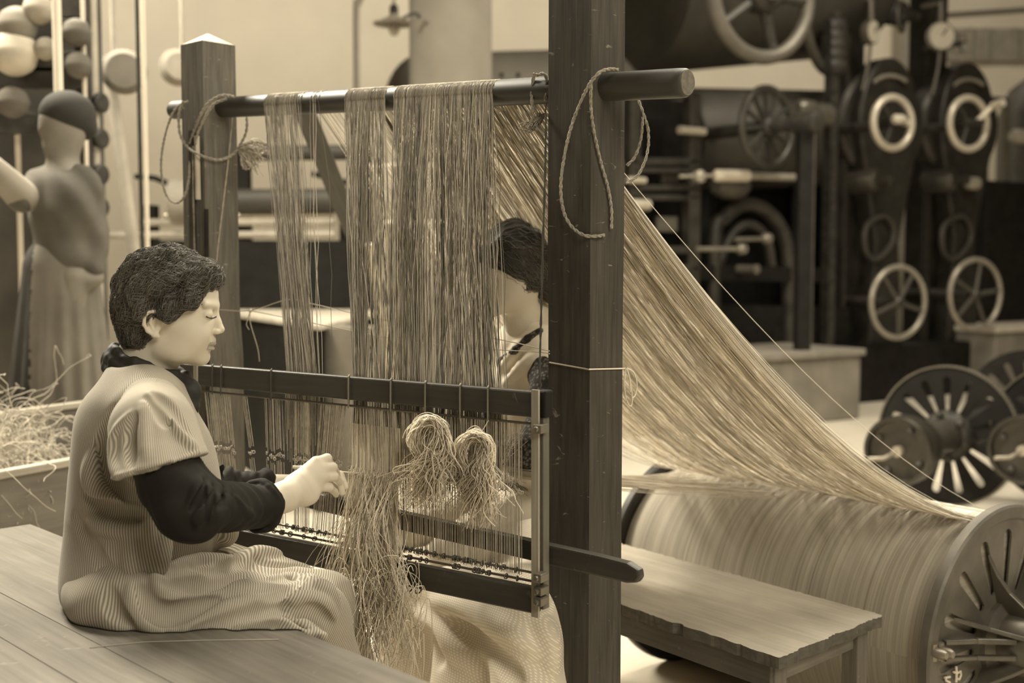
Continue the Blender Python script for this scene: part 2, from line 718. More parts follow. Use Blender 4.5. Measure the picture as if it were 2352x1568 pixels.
        for ax in range(3):
            o1, o2 = [i for i in range(3) if i != ax]
            sl0 = [slice(1, s.n[i] - 1) for i in range(3)]
            sl1 = list(sl0)
            sl0[ax] = slice(0, s.n[ax] - 1)
            sl1[ax] = slice(1, s.n[ax])
            A, B = I[tuple(sl0)], I[tuple(sl1)]
            e = np.argwhere(A != B)
            inside = A[tuple(e.T)]
            off = np.array([1, 1, 1])
            off[ax] = 0
            e = e + off
            q = []
            for (a, b) in ((0, 0), (1, 0), (1, 1), (0, 1)):
                cc = e.copy()
                cc[:, o1] -= a
                cc[:, o2] -= b
                q.append(ids[cc[:, 0], cc[:, 1], cc[:, 2]])
            q = np.stack(q, axis=1)
            flip = inside if ax != 1 else ~inside
            q[~flip] = q[~flip][:, ::-1]
            faces.append(q)
        Ff = np.concatenate(faces)
        Ff = Ff[(Ff >= 0).all(axis=1)]
        return Vv, Ff


def smooth_verts(Vv, Ff, it=1, lam=0.5):
    e = np.concatenate([Ff[:, [0, 1]], Ff[:, [1, 2]], Ff[:, [2, 3]], Ff[:, [3, 0]]])
    for _ in range(it):
        acc = np.zeros_like(Vv)
        cnt = np.zeros(len(Vv))
        for a, b in ((0, 1), (1, 0)):
            for j in range(3):
                acc[:, j] += np.bincount(e[:, a], weights=Vv[e[:, b], j], minlength=len(Vv))
            cnt += np.bincount(e[:, a], minlength=len(Vv))
        Vv = Vv + (acc / np.maximum(cnt, 1)[:, None] - Vv) * lam
    return Vv


def field_obj(name, fields, mat, parent=None, uvf=None, it=1, mats=None, mif=None):
    if not isinstance(fields, (list, tuple)):
        fields = [fields]
    VV, FF, n = [], [], 0
    for f in fields:
        v, q = f.mesh()
        v = smooth_verts(v, q, it)
        VV.append(v)
        FF.append(q + n)
        n += len(v)
    Vv, Ff = np.concatenate(VV), np.concatenate(FF)
    me = fast_mesh(name, Vv, Ff)
    for m in (mats or [mat]):
        me.materials.append(m)
    if uvf is not None:
        uv = uvf(Vv).astype(np.float32)
        l = me.uv_layers.new(name='UVMap')
        l.data.foreach_set('uv', uv[Ff.ravel()].ravel())
    if mif is not None:
        me.polygons.foreach_set('material_index', mif(Vv[Ff].mean(axis=1)).astype(np.int32))
    o = bpy.data.objects.new(name, me)
    return finish(o, parent)


# ================================================================ materials used in many places
M_wall = m_flat('cream_plaster', 0.80, 0.9, var=0.05, scale=1.2)
M_floor = m_flat('worn_concrete', 0.56, 0.75, var=0.12, scale=1.6, bump=0.05)
M_ceil = m_flat('ceiling_boards', 0.14, 0.9)  # kept dark so the unseen ceiling bounces less light
M_dim = m_flat('dim_plaster', 0.16, 0.9, var=.2, scale=1)  # unseen walls toned dark to cut bounced light
M_iron = m_flat('black_iron', 0.011, 0.65, 0.0, var=0.4, scale=9, bump=0.08, spec=0.25)
M_iron2 = m_flat('worn_dark_iron', 0.040, 0.55, 0.1, var=0.5, scale=14, bump=0.15)
M_steel = m_flat('polished_steel', 0.55, 0.28, 0.85, var=0.15, scale=20)
M_rim = m_flat('bright_rim', 0.62, 0.35, 0.3, var=0.1)
M_dial = m_flat('pale_dial', 0.50, 0.7, var=0.06)
M_white = m_flat('white_cloth', 0.75, 0.9, var=0.05)
M_drum = m_flat('dark_drum', 0.055, 0.6, 0.1, var=0.25, scale=3)
M_tank = m_flat('grey_tank', 0.20, 0.6, 0.0, var=0.12, scale=3)
M_col = m_flat('grey_plaster_column', 0.25, 0.9, var=0.12, scale=3)
M_pipe = m_flat('grey_pipe', 0.40, 0.6)
M_plinth = m_flat('concrete_plinth', 0.22, 0.9, var=0.2, scale=4)

# ================================================================ the hall
b = MB()
b.box((-11, -5, -0.2), (14, 21, 0))
struct(b, 'floor', M_floor)
b = MB()
b.box((-11, 21, 0), (14, 21.3, 8))
struct(b, 'wall_back', M_wall)
b = MB()
b.box((-11.3, -5, 0), (-11, 21, 8))
struct(b, 'wall_left', M_dim)
b = MB()
b.box((14, -5, 0), (14.3, 21, 8))
struct(b, 'wall_right', M_dim)
b = MB()
b.box((-11, -5.3, 0), (14, -5, 8))
struct(b, 'wall_front', M_dim)
b = MB()
b.box((-11, -5, 8), (14, 21, 8.2))
struct(b, 'ceiling', M_ceil)
# gallery band and lintel on the back wall, upper right
b = MB()
p0, p1 = P(2178, 140, 20.9), P(2560, 66, 20.9)
b.box((p0[0], 20.86, p0[2]), (p1[0], 21, p1[2]), 0)
for u in (2226, 2262, 2330, 2372, 2440):
    q = P(u, 100, 20.84)
    b.box((q[0] - .05, 20.80, p0[2]), (q[0] + .05, 20.86, p1[2]), 0)
struct(b, 'trim_1', m_flat('gallery_grey', 0.33, 0.9))
b = MB()
q = P(2178, 32, 20.9)
b.bar((q[0], 20.95, q[2]), (P(2560, 6, 20.9)[0], 20.95, P(2560, 6, 20.9)[2]), .1, .05)
struct(b, 'trim_2', m_flat('lintel_line', 0.14, 0.9))

# round plaster column with a hooked bracket
Yc = 9.0
ca, cb = P(941, 300, Yc), P(1130, 300, Yc)
cx, cr = (ca[0] + cb[0]) / 2, (cb[0] - ca[0]) / 2
t = thing('round_column', 'pale grey round plaster column rising behind the middle of the warp roller', 'column', (cx, Yc, 0))
b = MB()
b.lathe((cx, Yc, 0), (0, 0, 1), [(0, cr * 1.15), (.3, cr * 1.15), (.34, cr), (7.9, cr)], 40)
b.build('shaft', M_col, t, smooth=True)
b = MB()
k = Yc - cr - .03
b.tube(spline([P(962, 40, k + .06), P(962, 36, k), P(955, 31, k), P(943, 33, k), P(926, 42, k)], 5), .012, 8)
b.build('hook', M_iron2, t, smooth=True)

# conduit pipe with a bend
b = MB()
q = P(820, 200, 10.5)
b.tube(spline([(q[0], 10.5, 0), (q[0], 10.5, 2.0), (q[0], 10.5, P(820, 40, 10.5)[2]), P(823, 10, 10.5), P(836, -18, 10.5), P(860, -40, 10.5), P(900, -60, 10.5)], 8), .028, 10)
b.tube([P(900, -60, 10.5), P(900, -60, 10.5) + V(0, 0, 4.0)], .028, 10)
tag(b.build('conduit_pipe', M_pipe, smooth=True), 'thin grey conduit pipe bending at top, left of the round column', 'pipe')

# pendant lamp
L0 = P(905, 48, 9.6)
t = thing('pendant_lamp', 'enamel pendant lamp with flat shade hanging beside the round column', 'lamp', (L0[0], L0[1], L0[2] - .1))
b = MB()
b.lathe(L0 + V(0, 0, -.03), (0, 0, 1), [(0, .165), (.012, .17), (.03, .12), (.06, .05), (.09, .03)], 28)
b.build('lamp_shade', m_flat('enamel', .5, .5), t, smooth=True)
b = MB()
b.lathe(L0 + V(0, 0, .05), (0, 0, 1), [(0, .035), (.06, .035), (.08, .02)], 16)
b.build('lamp_holder', M_iron2, t, smooth=True)
b = MB()
b.tube([L0 + V(0, 0, .12), (L0[0], L0[1], 7.99)], .012, 8)
b.build('rod', M_pipe, t, smooth=True)
b = MB()
b.lathe(L0 + V(0, 0, -.12), (0, 0, 1), [(0, .004), (.01, .03), (.05, .045), (.09, .03), (.1, .02)], 16)
b.build('bulb', m_flat('milk_glass', .6, .3), t, smooth=True)

# ================================================================ far-left side of the hall
# long tank behind the column
t = thing('boiler_tank', 'large rounded grey tank lying behind the column and right loom post', 'tank', (.4, 11.5, 0))
b = MB()
a0, a1 = P(880, 258, 11.5), P(1540, 236, 11.8)
rt = 128 / 2700 * 11.5
ax = nrm(a1 - a0)
prof = [(rt * .75 * (1 - math.cos(q)), rt * math.sin(q)) for q in np.linspace(0.02, PI / 2, 9)] + [(np.linalg.norm(a1 - a0), rt)]
b.lathe(a0, ax, prof, 40)
b.build('shell', M_tank, t, smooth=True)
for s_ in (.22, .75):
    b = MB()
    c = a0 + (a1 - a0) * s_
    b.box((c[0] - .12, c[1] - rt * .7, 0), (c[0] + .12, c[1] + rt * .7, c[2] - rt * .7))
    b.build('cradle', M_iron2, t)
for u in (1152, 1190):
    b = MB()
    q = P(u, 174, 11.5 - rt - .01)
    b.lathe(q, (0, -1, 0), [(0, .02), (.06, .02), (.065, .01)], 10)
    b.build('rivet', M_iron, t)

# dark machine behind the left post: rollers, rods and a black body
Ym = 8.6
t = thing('sizing_frame', 'long dark machine with rollers and pale rods behind the left loom post', 'machine', (-1.6, Ym, 0))
b = MB()
p0, p1 = P(350, 548, Ym), P(835, 548, Ym)
b.box((p0[0], Ym, 0), (p1[0], Ym + 1.0, P(500, 552, Ym)[2]))
b.build('body', M_iron, t)
for (u0, u1, v, r, m, nm) in ((548, 830, 462, .088, M_drum, 'roller'), (560, 806, 352, .055, M_drum, 'roller'), (245, 770, 540, .026, M_pipe, 'rod'), (330, 770, 511, .028, M_pipe, 'rod'), (380, 766, 495, .02, M_steel, 'rod')):
    b = MB()
    b.tube([P(u0, v, Ym), P(u1, v - 2, Ym)], r, 20)
    b.build(nm, m, t, smooth=True)
b = MB()
b.tube([P(310, 405, Ym), P(352, 408, Ym), P(425, 436, Ym)], .02, 8)
b.tube([P(352, 404, Ym), P(352, 414, Ym)], .04, 8)
b.build('lever', M_iron, t, smooth=True)
b = MB()
b.tube([P(716, 398, Ym), P(800, 420, Ym)], .022, 8)
b.build('lever', M_iron, t, smooth=True)
b = MB()
b.lathe(P(395, 462, Ym) , (1, 0, 0), [(0, .16), (.2, .16)], 24)
b.build('reel', m_flat('reel_grey', .3, .8), t, smooth=True)
for u in (345, 560, 835):
    b = MB()
    q = P(u, 500, Ym + .1)
    b.box((q[0] - .05, q[1] - .06, 0), (q[0] + .05, q[1] + .06, P(u, 340 if u > 400 else 470, Ym)[2]))
    b.build('stanchion', M_iron, t)
b = MB()
b.box((P(770, 500, Ym)[0], Ym + .2, 0), (P(835, 500, Ym)[0], Ym + .5, P(800, 430, Ym)[2]))
b.build('end_casting', M_iron2, t)

# counter with a pale top and a barrel under its corner
Yk = 7.0
ztop = P(700, 735, Yk)[2]
zt = P(700, 674, Yk)[2]
t = thing('work_counter', 'dark counter with pale top seen between the hanging warp bundles', 'counter', (-1.1, Yk, 0))
b = MB()
A, B_, Cc, D = PZ(520, 716, ztop), PZ(735, 747, ztop), PZ(872, 716, ztop), PZ(640, 672, ztop)
b.hexa([A + V(0, 0, -.03), B_ + V(0, 0, -.03), D + V(0, 0, -.03), Cc + V(0, 0, -.03), A, B_, D, Cc])
b.build('counter_top', m_flat('pale_top', .46, .8), t, bevel=.005)
b = MB()
A2, B2, C2, D2 = [q * 1 for q in (A, B_, Cc, D)]
b.hexa([(A2[0] + .03, A2[1] + .03, .0), (B2[0] - .02, B2[1] + .04, .0), (D2[0], D2[1] - .05, .0), (C2[0] - .03, C2[1], .0),
        (A2[0] + .03, A2[1] + .03, ztop - .03), (B2[0] - .02, B2[1] + .04, ztop - .03), (D2[0], D2[1] - .05, ztop - .03), (C2[0] - .03, C2[1], ztop - .03)])
b.build('cabinet', M_iron, t)
b = MB()
q0, q1 = PZ(540, 737, ztop - .1), PZ(735, 765, ztop - .1)
b.bar(q0 - V(0, .02, 0), q1 - V(0, .02, 0), .02, .02)
b.build('front_rail', m_flat('rail_wood', .25, .7), t)
b = MB()
q = P(805, 900, 6.75)
b.lathe((q[0], 6.72, 0), (0, 0, 1), [(0, .16), (.4, .175), (.8, .17), (P(800, 742, 6.7)[2] - .02, .165)], 28)
tag(b.build('storage_barrel', m_flat('barrel_grey', .19, .7), smooth=True), 'pale grey upright barrel at the corner of the dark counter', 'barrel')
# dark tangle lying on the counter
L = []
for i in range(46):
    c = PZ(752 + RNG.normal() * 16, 694, ztop)
    c = c + V(0, 0, .06 + abs(RNG.normal()) * .03)
    R0 = .05 + RNG.random() * .06
    a0 = RNG.random() * 6
    L.append(np.array([c + V(math.cos(a0 + t_) * R0 * 1.3, math.sin(a0 + t_) * R0, .05 * math.sin(t_ * 1.5 + a0)) for t_ in np.linspace(0, 5.5, 16)]))
tag(threads('yarn_tangle', L, .011, m_yarn('dark_tangle', .05), sides=4), 'dark tangled heap of waste yarn lying on the pale counter', 'yarn')

# slatted board leaning behind the warp
b = MB()
b.bar(P(697, 250, 4.3), P(880, 700, 5.4), .02, .075, up=(1, 0, .3))
tag(b.build('leaning_slat', m_wood('dark_slat', .07), bevel=.004), 'dark wooden slat slanting behind the warp, upper of the two', 'slat')
b = MB()
sp0, sp1 = P(846, 560, 4.9), P(905, 870, 5.2)
b.bar(sp0, sp0 + (sp1 - sp0) * ((sp0[2] - .02) / (sp0[2] - sp1[2])), .02, .04, up=(1, 0, .3))
tag(b.build('leaning_slat', m_flat('lit_slat', .7), bevel=.004), 'pale narrow slat slanting behind the dense warp, lower of the two', 'slat')  # the slat's strong light is put into its pale colour
# small frame rods seen through the warp
b = MB()
b.tube([P(818, 381, 7.5), P(1012, 379, 7.5)], .012, 8)
b.tube([P(1012, 379, 7.5), P(1024, 520, 7.5)], .012, 8)
b.tube([P(880, 511, 7.5), P(1026, 511, 7.5)], .014, 8)
b.tube([P(882, 380, 7.5), P(882, 511, 7.5), (P(882, 511, 7.5)[0], 7.5, 0)], .012, 8)
b.tube([P(1024, 520, 7.5), (P(1024, 511, 7.5)[0], 7.5, 0)], .012, 8)
tag(b.build('rod_stand', M_rim, smooth=True), 'pale metal rod stand glimpsed through the left half of the dense hanging warp', 'stand')
b = MB()
b.tube([P(1060, 346, 7.5), P(1176, 342, 7.5), P(1176, 520, 7.5), P(1060, 522, 7.5), P(1060, 346, 7.5)], .016, 8)
b.tube([P(1060, 522, 7.5), (P(1060, 511, 7.5)[0], 7.5, 0)], .014, 8)
tag(b.build('rod_stand', M_rim, smooth=True), 'brighter rod stand glimpsed through the right half of the dense hanging warp', 'stand')

# yarn creel of posts, balls and spools in the upper left
posts = [('pale round pole nearest the pale yarn ball, left of the others', 40, 5.86, .013, M_white, 180),
         ('thick pale pole right of the yarn ball', 137, 5.4, .020, M_white, -300),
         ('thin pale pole beside the wide grey post', 197, 5.68, .010, M_white, -300),
         ('wide grey wooden post carrying the row of small pulleys', 215, 5.86, .030, M_pipe, -300),
         ('thin pale pole standing left of the left loom post', 333, 5.6, .011, M_white, -300),
         ('dark slim pole touching the pale pole left of the loom', 321, 5.7, .010, M_iron2, -300)]
for lab, u, Y, r, m, vt in posts:
    b = MB()
    x = P(u, 300, Y)[0]
    b.tube([(x, Y, 0), (x, Y, 2), (x, Y, P(u, vt, Y)[2])], r, 12)
    tag(b.build('creel_pole', m, smooth=True), lab, 'pole')
b = MB()
b.tube([P(246, 130, 6.4), P(275, 340, 6.4), P(306, 560, 6.4), P(330, 760, 6.4)], .034, 10)
tag(b.build('slanted_pole', M_pipe, smooth=True), 'grey pole slanting between the grey post and the left loom post', 'pole')
for k, v in enumerate((236, 318, 400, 476)):
    b = MB()
    q = P(232, v, 5.85)
    b.lathe(q, (.9, -.4, 0), [(-.02, .038), (-.008, .05), (.008, .05), (.02, .038)], 20)
    tag(b.build('cord_pulley', M_iron2, smooth=True), ['topmost', 'second from top', 'third from top', 'lowest'][k] + ' small dark pulley on the wide grey post', 'pulley', 'pulleys on the grey post')
for k, (u, v, r, m, lab) in enumerate(((33, 122, 52, m_flat('pale_ball', .55, .9), 'large pale yarn ball in the upper left corner'),
                                       (40, 60, 44, m_flat('grey_ball', .2, .9), 'grey yarn ball above the large pale yarn ball'),
                                       (88, 22, 34, m_flat('mid_ball', .35, .9), 'grey yarn ball at top edge beside the thick pale pole'),
                                       (105, 112, 26, m_flat('mid_ball2', .32, .9), 'small grey yarn ball right of the large pale ball'),
                                       (30, 235, 36, m_flat('dark_ball', .13, .9), 'dark yarn ball below the large pale yarn ball'),
                                       (176, 75, 32, m_flat('dark_ball2', .12, .9), 'dark yarn ball between the thick pole and grey post'),
                                       (180, 150, 30, m_flat('dark_ball3', .13, .9), 'dark yarn ball lower between thick pole and grey post'))):
    b = MB()
    q = P(u, v, 5.62)
    R_ = r / 2700 * q[1]
    b.lathe(q - V(0, 0, R_), (0, 0, 1), [(R_ * (1 - math.cos(a)), max(1e-4, R_ * math.sin(a)) * (1 + .03 * math.sin(a * 9))) for a in np.linspace(.02, PI - .02, 17)], 26)
    tag(b.build('yarn_ball', m, smooth=True), lab, 'yarn ball', 'yarn balls on the creel')
t = thing('creel_rack', 'dark wooden rack holding yarn balls in the upper left corner', 'rack', (-2.4, 5.6, 0))
for v in (14, 66, 140, 176, 282):
    b = MB()
    b.bar(P(-120, v, 5.75), P(198, v + 4, 5.75), .05, .10)
    b.build('shelf_rail', M_iron2, t, bevel=.004)
for u in (-110, 196):
    b = MB()
    x = P(u, 300, 5.8)[0]
    b.box((x - .03, 5.77, 0), (x + .03, 5.84, P(u, -200, 5.8)[2]))
    b.build('upright', M_iron2, t)
b = MB()
q0, q1 = P(-120, 210, 5.95), P(222, -150, 5.95)
b.box((q0[0], 5.95, 0.0), (q1[0], 5.99, q1[2]))
b.build('back_board', m_flat('board_brown', .07, .8, var=.5, scale=2.5), t)
# overhead pulley block left of the post
t = thing('ceiling_pulley', 'blurred grey ceiling pulley block above the slanted pole', 'pulley', P(285, 160, 6.3))
b = MB()
b.lathe(P(285, 165, 6.3), (.3, -1, 0), [(-.05, .09), (0, .12), (.05, .09)], 24)
b.build('wheel', m_flat('pulley_grey', .2), t, smooth=True)
b = MB()
q = P(262, 150, 6.35)
b.tube([q, (q[0], q[1], 7.99)], .018, 8)
b.tube([q, P(285, 165, 6.3)], .018, 8)
b.build('hanger', M_pipe, t, smooth=True)
t = thing('ceiling_pulley', 'blurred grey ceiling pulley just left of the left loom post', 'pulley', P(405, 155, 7.3))
b = MB()
b.lathe(P(408, 155, 7.3), (.5, -1, 0), [(-.06, .08), (0, .115), (.06, .08)], 24)
b.build('wheel', m_flat('pulley_grey2', .3), t, smooth=True)
b = MB()
q = P(420, 150, 7.35)
b.tube([P(408, 155, 7.35), q, (q[0], q[1], 7.99)], .014, 8)
b.build('hanger', M_pipe, t, smooth=True)


# ================================================================ the machine row on the right
RA, RB = P(1480, 600, 10.8), P(2352, 600, 14.0)
RD = nrm(RB - RA)            # along the row
RN = V(RD[1], -RD[0], 0)     # towards the camera


def row(u, v, off=0.0):
    """point of the row's front plane behind a photo point, off metres nearer the camera"""
    return PP(u, v, RA + RN * off, RN)


def px(u, v, off=0.0):
    return np.linalg.norm(row(u, v, off)[1]) / 2700.0


# -- big overhead drying drum with its belt wheel
t = thing('overhead_drum', 'huge dark steam drum at the top edge right of the near post', 'drum', (*row(1680, 0)[:2], 0))
c0, c1 = row(1452, -40, -.3), row(1935, -52, -.3)
R_ = 205 / 2700 * c0[1]
ax = nrm(c1 - c0)
L_ = np.linalg.norm(c1 - c0)
b = MB()
b.lathe(c0, ax, [(0, .3), (.02, R_ * .93), (.10, R_), (L_ - .1, R_ * .97), (L_, R_ * .9)], 64)
b.build('cylinder', M_drum, t, smooth=True)
b = MB()
b.lathe(c0 - ax * .25, ax, [(0, .07), (L_ + .5, .07)], 16)
b.build('shaft', M_iron2, t, smooth=True)


def wheel(name, parent, c, axis, R, r, hub, spokes, ms, m_hub, a0=0.0, rs=None, part=True):
    """a spoked wheel: rim, hub and each spoke"""
    ax = nrm(axis)
    nx = nrm(np.cross(ax, V(0, 0, 1)))
    ny = np.cross(ax, nx)
    b = MB()
    b.ring(c, ax, R - r, r, 44, 10)
    b.build('rim', ms, parent, smooth=True)
    b = MB()
    b.lathe(c - ax * hub * .8, ax, [(0, hub * .7), (hub * .3, hub), (hub * 1.3, hub), (hub * 1.6, hub * .7)], 18)
    b.build('hub', m_hub, parent, smooth=True)
    for k in range(spokes):
        a = a0 + 2 * PI * k / spokes
        d = nx * math.cos(a) + ny * math.sin(a)
        b = MB()
        b.tube([c + d * hub * .8, c + d * (R * .5), c + d * (R - r)], [(rs or r * .8) * 1.2, rs or r * .8, rs or r * .8], 8)
        b.build('spoke', m_hub, parent, smooth=True)
    return nx, ny


WAX = nrm(V(-.42, -.9, 0))
c = row(1749, -14, 1.15)
t = thing('belt_wheel', 'large spoked belt wheel in front of the overhead drum', 'wheel', c)
wheel('belt_wheel', t, c, nrm(V(.50, -.86, 0)), 158 / 2700 * c[1], 17 / 2700 * c[1], .16, 5, m_flat('wheel_grey', .15, .45, .3), M_iron2, .6, rs=.045)
b = MB()
b.lathe(c, nrm(V(.5, -.86, 0)), [(0, .07), (.35, .07), (.36, .04)], 14)
b.build('axle', M_rim, t, smooth=True)
b = MB()
b.bar(c + V(0, 0, 0), (c[0], c[1] + .05, 6.6), .1, .16, up=(1, 0, 0))
b.bar((c[0], c[1] + .05, 6.6), (c[0], c[1] + .05, 7.99), .1, .16, up=(1, 0, 0))
b.build('hanger', M_iron2, t)
# hangers carrying the drum from the ceiling
for s_ in (.08, .92):
    b = MB()
    q = c0 + (c1 - c0) * s_
    b.bar(q, (q[0], q[1], 7.99), .12, .12, up=(1, 0, 0))
    b.build('drum_hanger', M_iron2, bpy.data.objects['overhead_drum'])

# -- second drum lower
t = thing('drying_drum', 'dark drying drum below the bright gap right of the roller end', 'drum', (*row(1700, 300)[:2], 0))
c0, c1 = row(1545, 322, -.4), row(1905, 318, -.4)
R_ = 118 / 2700 * c0[1]
ax = nrm(c1 - c0)
L_ = np.linalg.norm(c1 - c0)
b = MB()
b.lathe(c0, ax, [(0, .3), (.02, R_ * .9), (.12, R_), (L_ - .05, R_)], 56)
b.build('cylinder', m_flat('drum_brown', .075, .55, .1, var=.25, scale=3), t, smooth=True)
for s_ in (.15, .8):
    b = MB()
    q = c0 + ax * L_ * s_
    b.box((q[0] - .1, q[1] - .1, 0), (q[0] + .1, q[1] + .1, q[2] - R_ * .8))
    b.build('stand', M_iron, t)
c = row(1762, 292, .75)
t = thing('spoked_pulley', 'dark many-spoked pulley in front of the drying drum', 'wheel', c)
wheel('p', t, c, nrm(V(.62, -.78, 0)), 96 / 2700 * c[1], .035, .09, 12, m_flat('pulley_dark', .07, .4, .3), M_iron2, .1, rs=.022)
b = MB()
a_ = nrm(V(.62, -.78, 0))
b.lathe(c, a_, [(-.7, .06), (.05, .06), (.3, .06), (.32, .10), (.55, .10), (.57, .05)], 18)
b.build('axle', M_iron2, t, smooth=True)
b = MB()
q = c + a_ * .42
b.bar((q[0], q[1], 0), (q[0], q[1], q[2]), .14, .12, up=(1, 0, 0))
b.build('bearing_post', M_iron, t)

# -- pale belt or bearing blocks right of it
b = MB()
b.lathe(row(1832, 246, .5), RD, [(0, .05), (.04, .08), (.2, .08), (.24, .05)], 16)
b.lathe(row(1862, 262, .4), RD, [(0, .10), (.22, .12), (.26, .08)], 16)
q = row(1862, 262, .4)
b.bar((q[0], q[1], 0), q, .08, .08, up=(1, 0, 0))
tag(b.build('bearing_block', m_flat('bearing_grey', .16, .35, .5), smooth=True), 'grey round bearing block right of the dark spoked pulley', 'bearing')

# -- cast frame left, with rectangular openings
t = thing('cast_frame', 'tall dark cast iron frame with rectangular openings right of near post', 'frame', (*row(1520, 600, .3)[:2], 0))
MF = m_flat('frame_iron', .05, .45, .2, var=.3)
for (a, b_, w) in (((1590, 215), (1590, 960), 34), ((1452, 215), (1452, 960), 30)):
    b = MB()
    p, q = row(*a, .3), row(*b_, .3)
    q = V(p[0], p[1], 0)
    b.bar(p, q, w / 2700 * p[1], .12, up=RN)
    b.build('upright', MF, t, bevel=.012)
for v, h in ((220, 12), (372, 16), (392, 10), (432, 12), (454, 12), (574, 16), (616, 14)):
    b = MB()
    b.bar(row(1440, v, .3), row(1600, v, .3), .12, h / 2700 * 11, up=(0, 0, 1))
    b.build('crossbar', MF, t, bevel=.01)
for (u, v, w, h) in ((1538, 411, 48, 24), (1530, 515, 60, 34)):
    b = MB()
    p = row(u, v, .2)
    b.obox(p, RD, RN, (0, 0, 1), w / 2700 * 11, .05, h / 2700 * 11)
    b.build('name_plate', m_flat('plate_grey', .17, .4, .3), t, bevel=.01)
for (u, v, r, l) in ((1560, 298, .035, .3), (1448, 470, .05, .2), (1440, 413, .03, .2)):
    b = MB()
    b.lathe(row(u, v, .38), RD, [(0, r), (l, r)], 12)
    b.build('bolt', M_rim, t, smooth=True)

b = MB()
pq = row(1520, 600, -.1)
b.obox((pq[0], pq[1], 1.45), RD, RN, (0, 0, 1), .85, .05, 2.9)
b.build('dark_backing', M_iron, bpy.data.objects['cast_frame'])  # added dark sheet, keeps the openings dark against the bright wall

# -- white roll with bar and round knob
t = thing('cloth_roll', 'bright white roll on a pale bar below the dark spoked pulley', 'roll', row(1670, 404, .5))
b = MB()
p0, p1 = row(1642, 403, .5), row(1720, 404, .5)
b.lathe(p0, p1 - p0, [(0, .03), (.02, .055), (np.linalg.norm(p1 - p0) - .02, .055), (np.linalg.norm(p1 - p0), .03)], 20)
b.build('roll', M_white, t, smooth=True)
b = MB()
b.tube([p1, row(1832, 408, .5)], .035, 14)
b.build('bar', m_flat('bar_grey', .4, .4, .3), t, smooth=True)
b = MB()
b.tube([p0, row(1560, 405, .45)], .015, 10)
b.lathe(row(1606, 405, .5), RN, [(-.05, .02), (-.03, .055), (.03, .055), (.05, .02)], 16)
b.build('knob', m_flat('knob_grey', .45, .4, .3), t, smooth=True)
b = MB()
c = row(1680, 425, .35)
b.lathe(c - RD * .2, RD, [(0, .08), (.1, .13), (.3, .13), (.4, .06)], 20)
b.build('bracket', m_flat('bracket_grey', .12, .5, .3), t, smooth=True)

# -- arched side frame with two small handles
t = thing('arched_frame', 'dark arched machine side below the white roll', 'frame', (*row(1730, 600, .2)[:2], 0))
for (pts, r) in (([(1640, 960), (1640, 560), (1665, 500), (1710, 470), (1760, 485), (1800, 540), (1812, 640), (1812, 960)], .07),
                 ([(1645, 620), (1680, 540), (1720, 515), (1760, 545), (1775, 620)], .045)):
    b = MB()
    pp = spline([row(u, v, .25) for u, v in pts], 5)
    for p in pp:
        p[2] = max(p[2], .07)
    b.tube(pp, r, 10)
    b.build('arch', MF, t, smooth=True)
b = MB()
b.bar(row(1470, 622, .25), row(1900, 632, .25), .12, .14)
b.bar(row(1600, 760, .1), row(1940, 760, .1), .3, .5)
b.build('sill', M_iron, t)
b = MB()
p0, p1 = row(1590, 300, -.9), row(1960, 300, -.9)
b.obox((row(1590, 640, -.85) + row(1930, 640, -.85)) / 2, RD, RN, (0, 0, 1), 1.9, .3, 2.6)
b.build('rear_panel', M_iron, t)
for (a, b_, r) in (((1690, 550), (1758, 548), .02), ((1600, 572), (1700, 572), .022)):
    b = MB()
    p0, p1 = row(*a, .6), row(*b_, .6)
    b.tube([p0, p1], r, 10)
    b.lathe(p1 - RD * .03, RD, [(0, .02), (.02, .05), (.08, .05), (.1, .02)], 14)
    b.build('handle', m_flat('handle_grey', .3, .35, .5), t, smooth=True)
b = MB()
b.lathe(row(1730, 618, .5), RN, [(-.2, .04), (0, .04), (.05, .045), (.06, .02)], 12)
b.build('knob', m_flat('knob2', .25, .4, .4), t, smooth=True)

# -- two tall stands with disc housings, handwheels, gauges
HW = nrm(V(.44, -.90, 0))


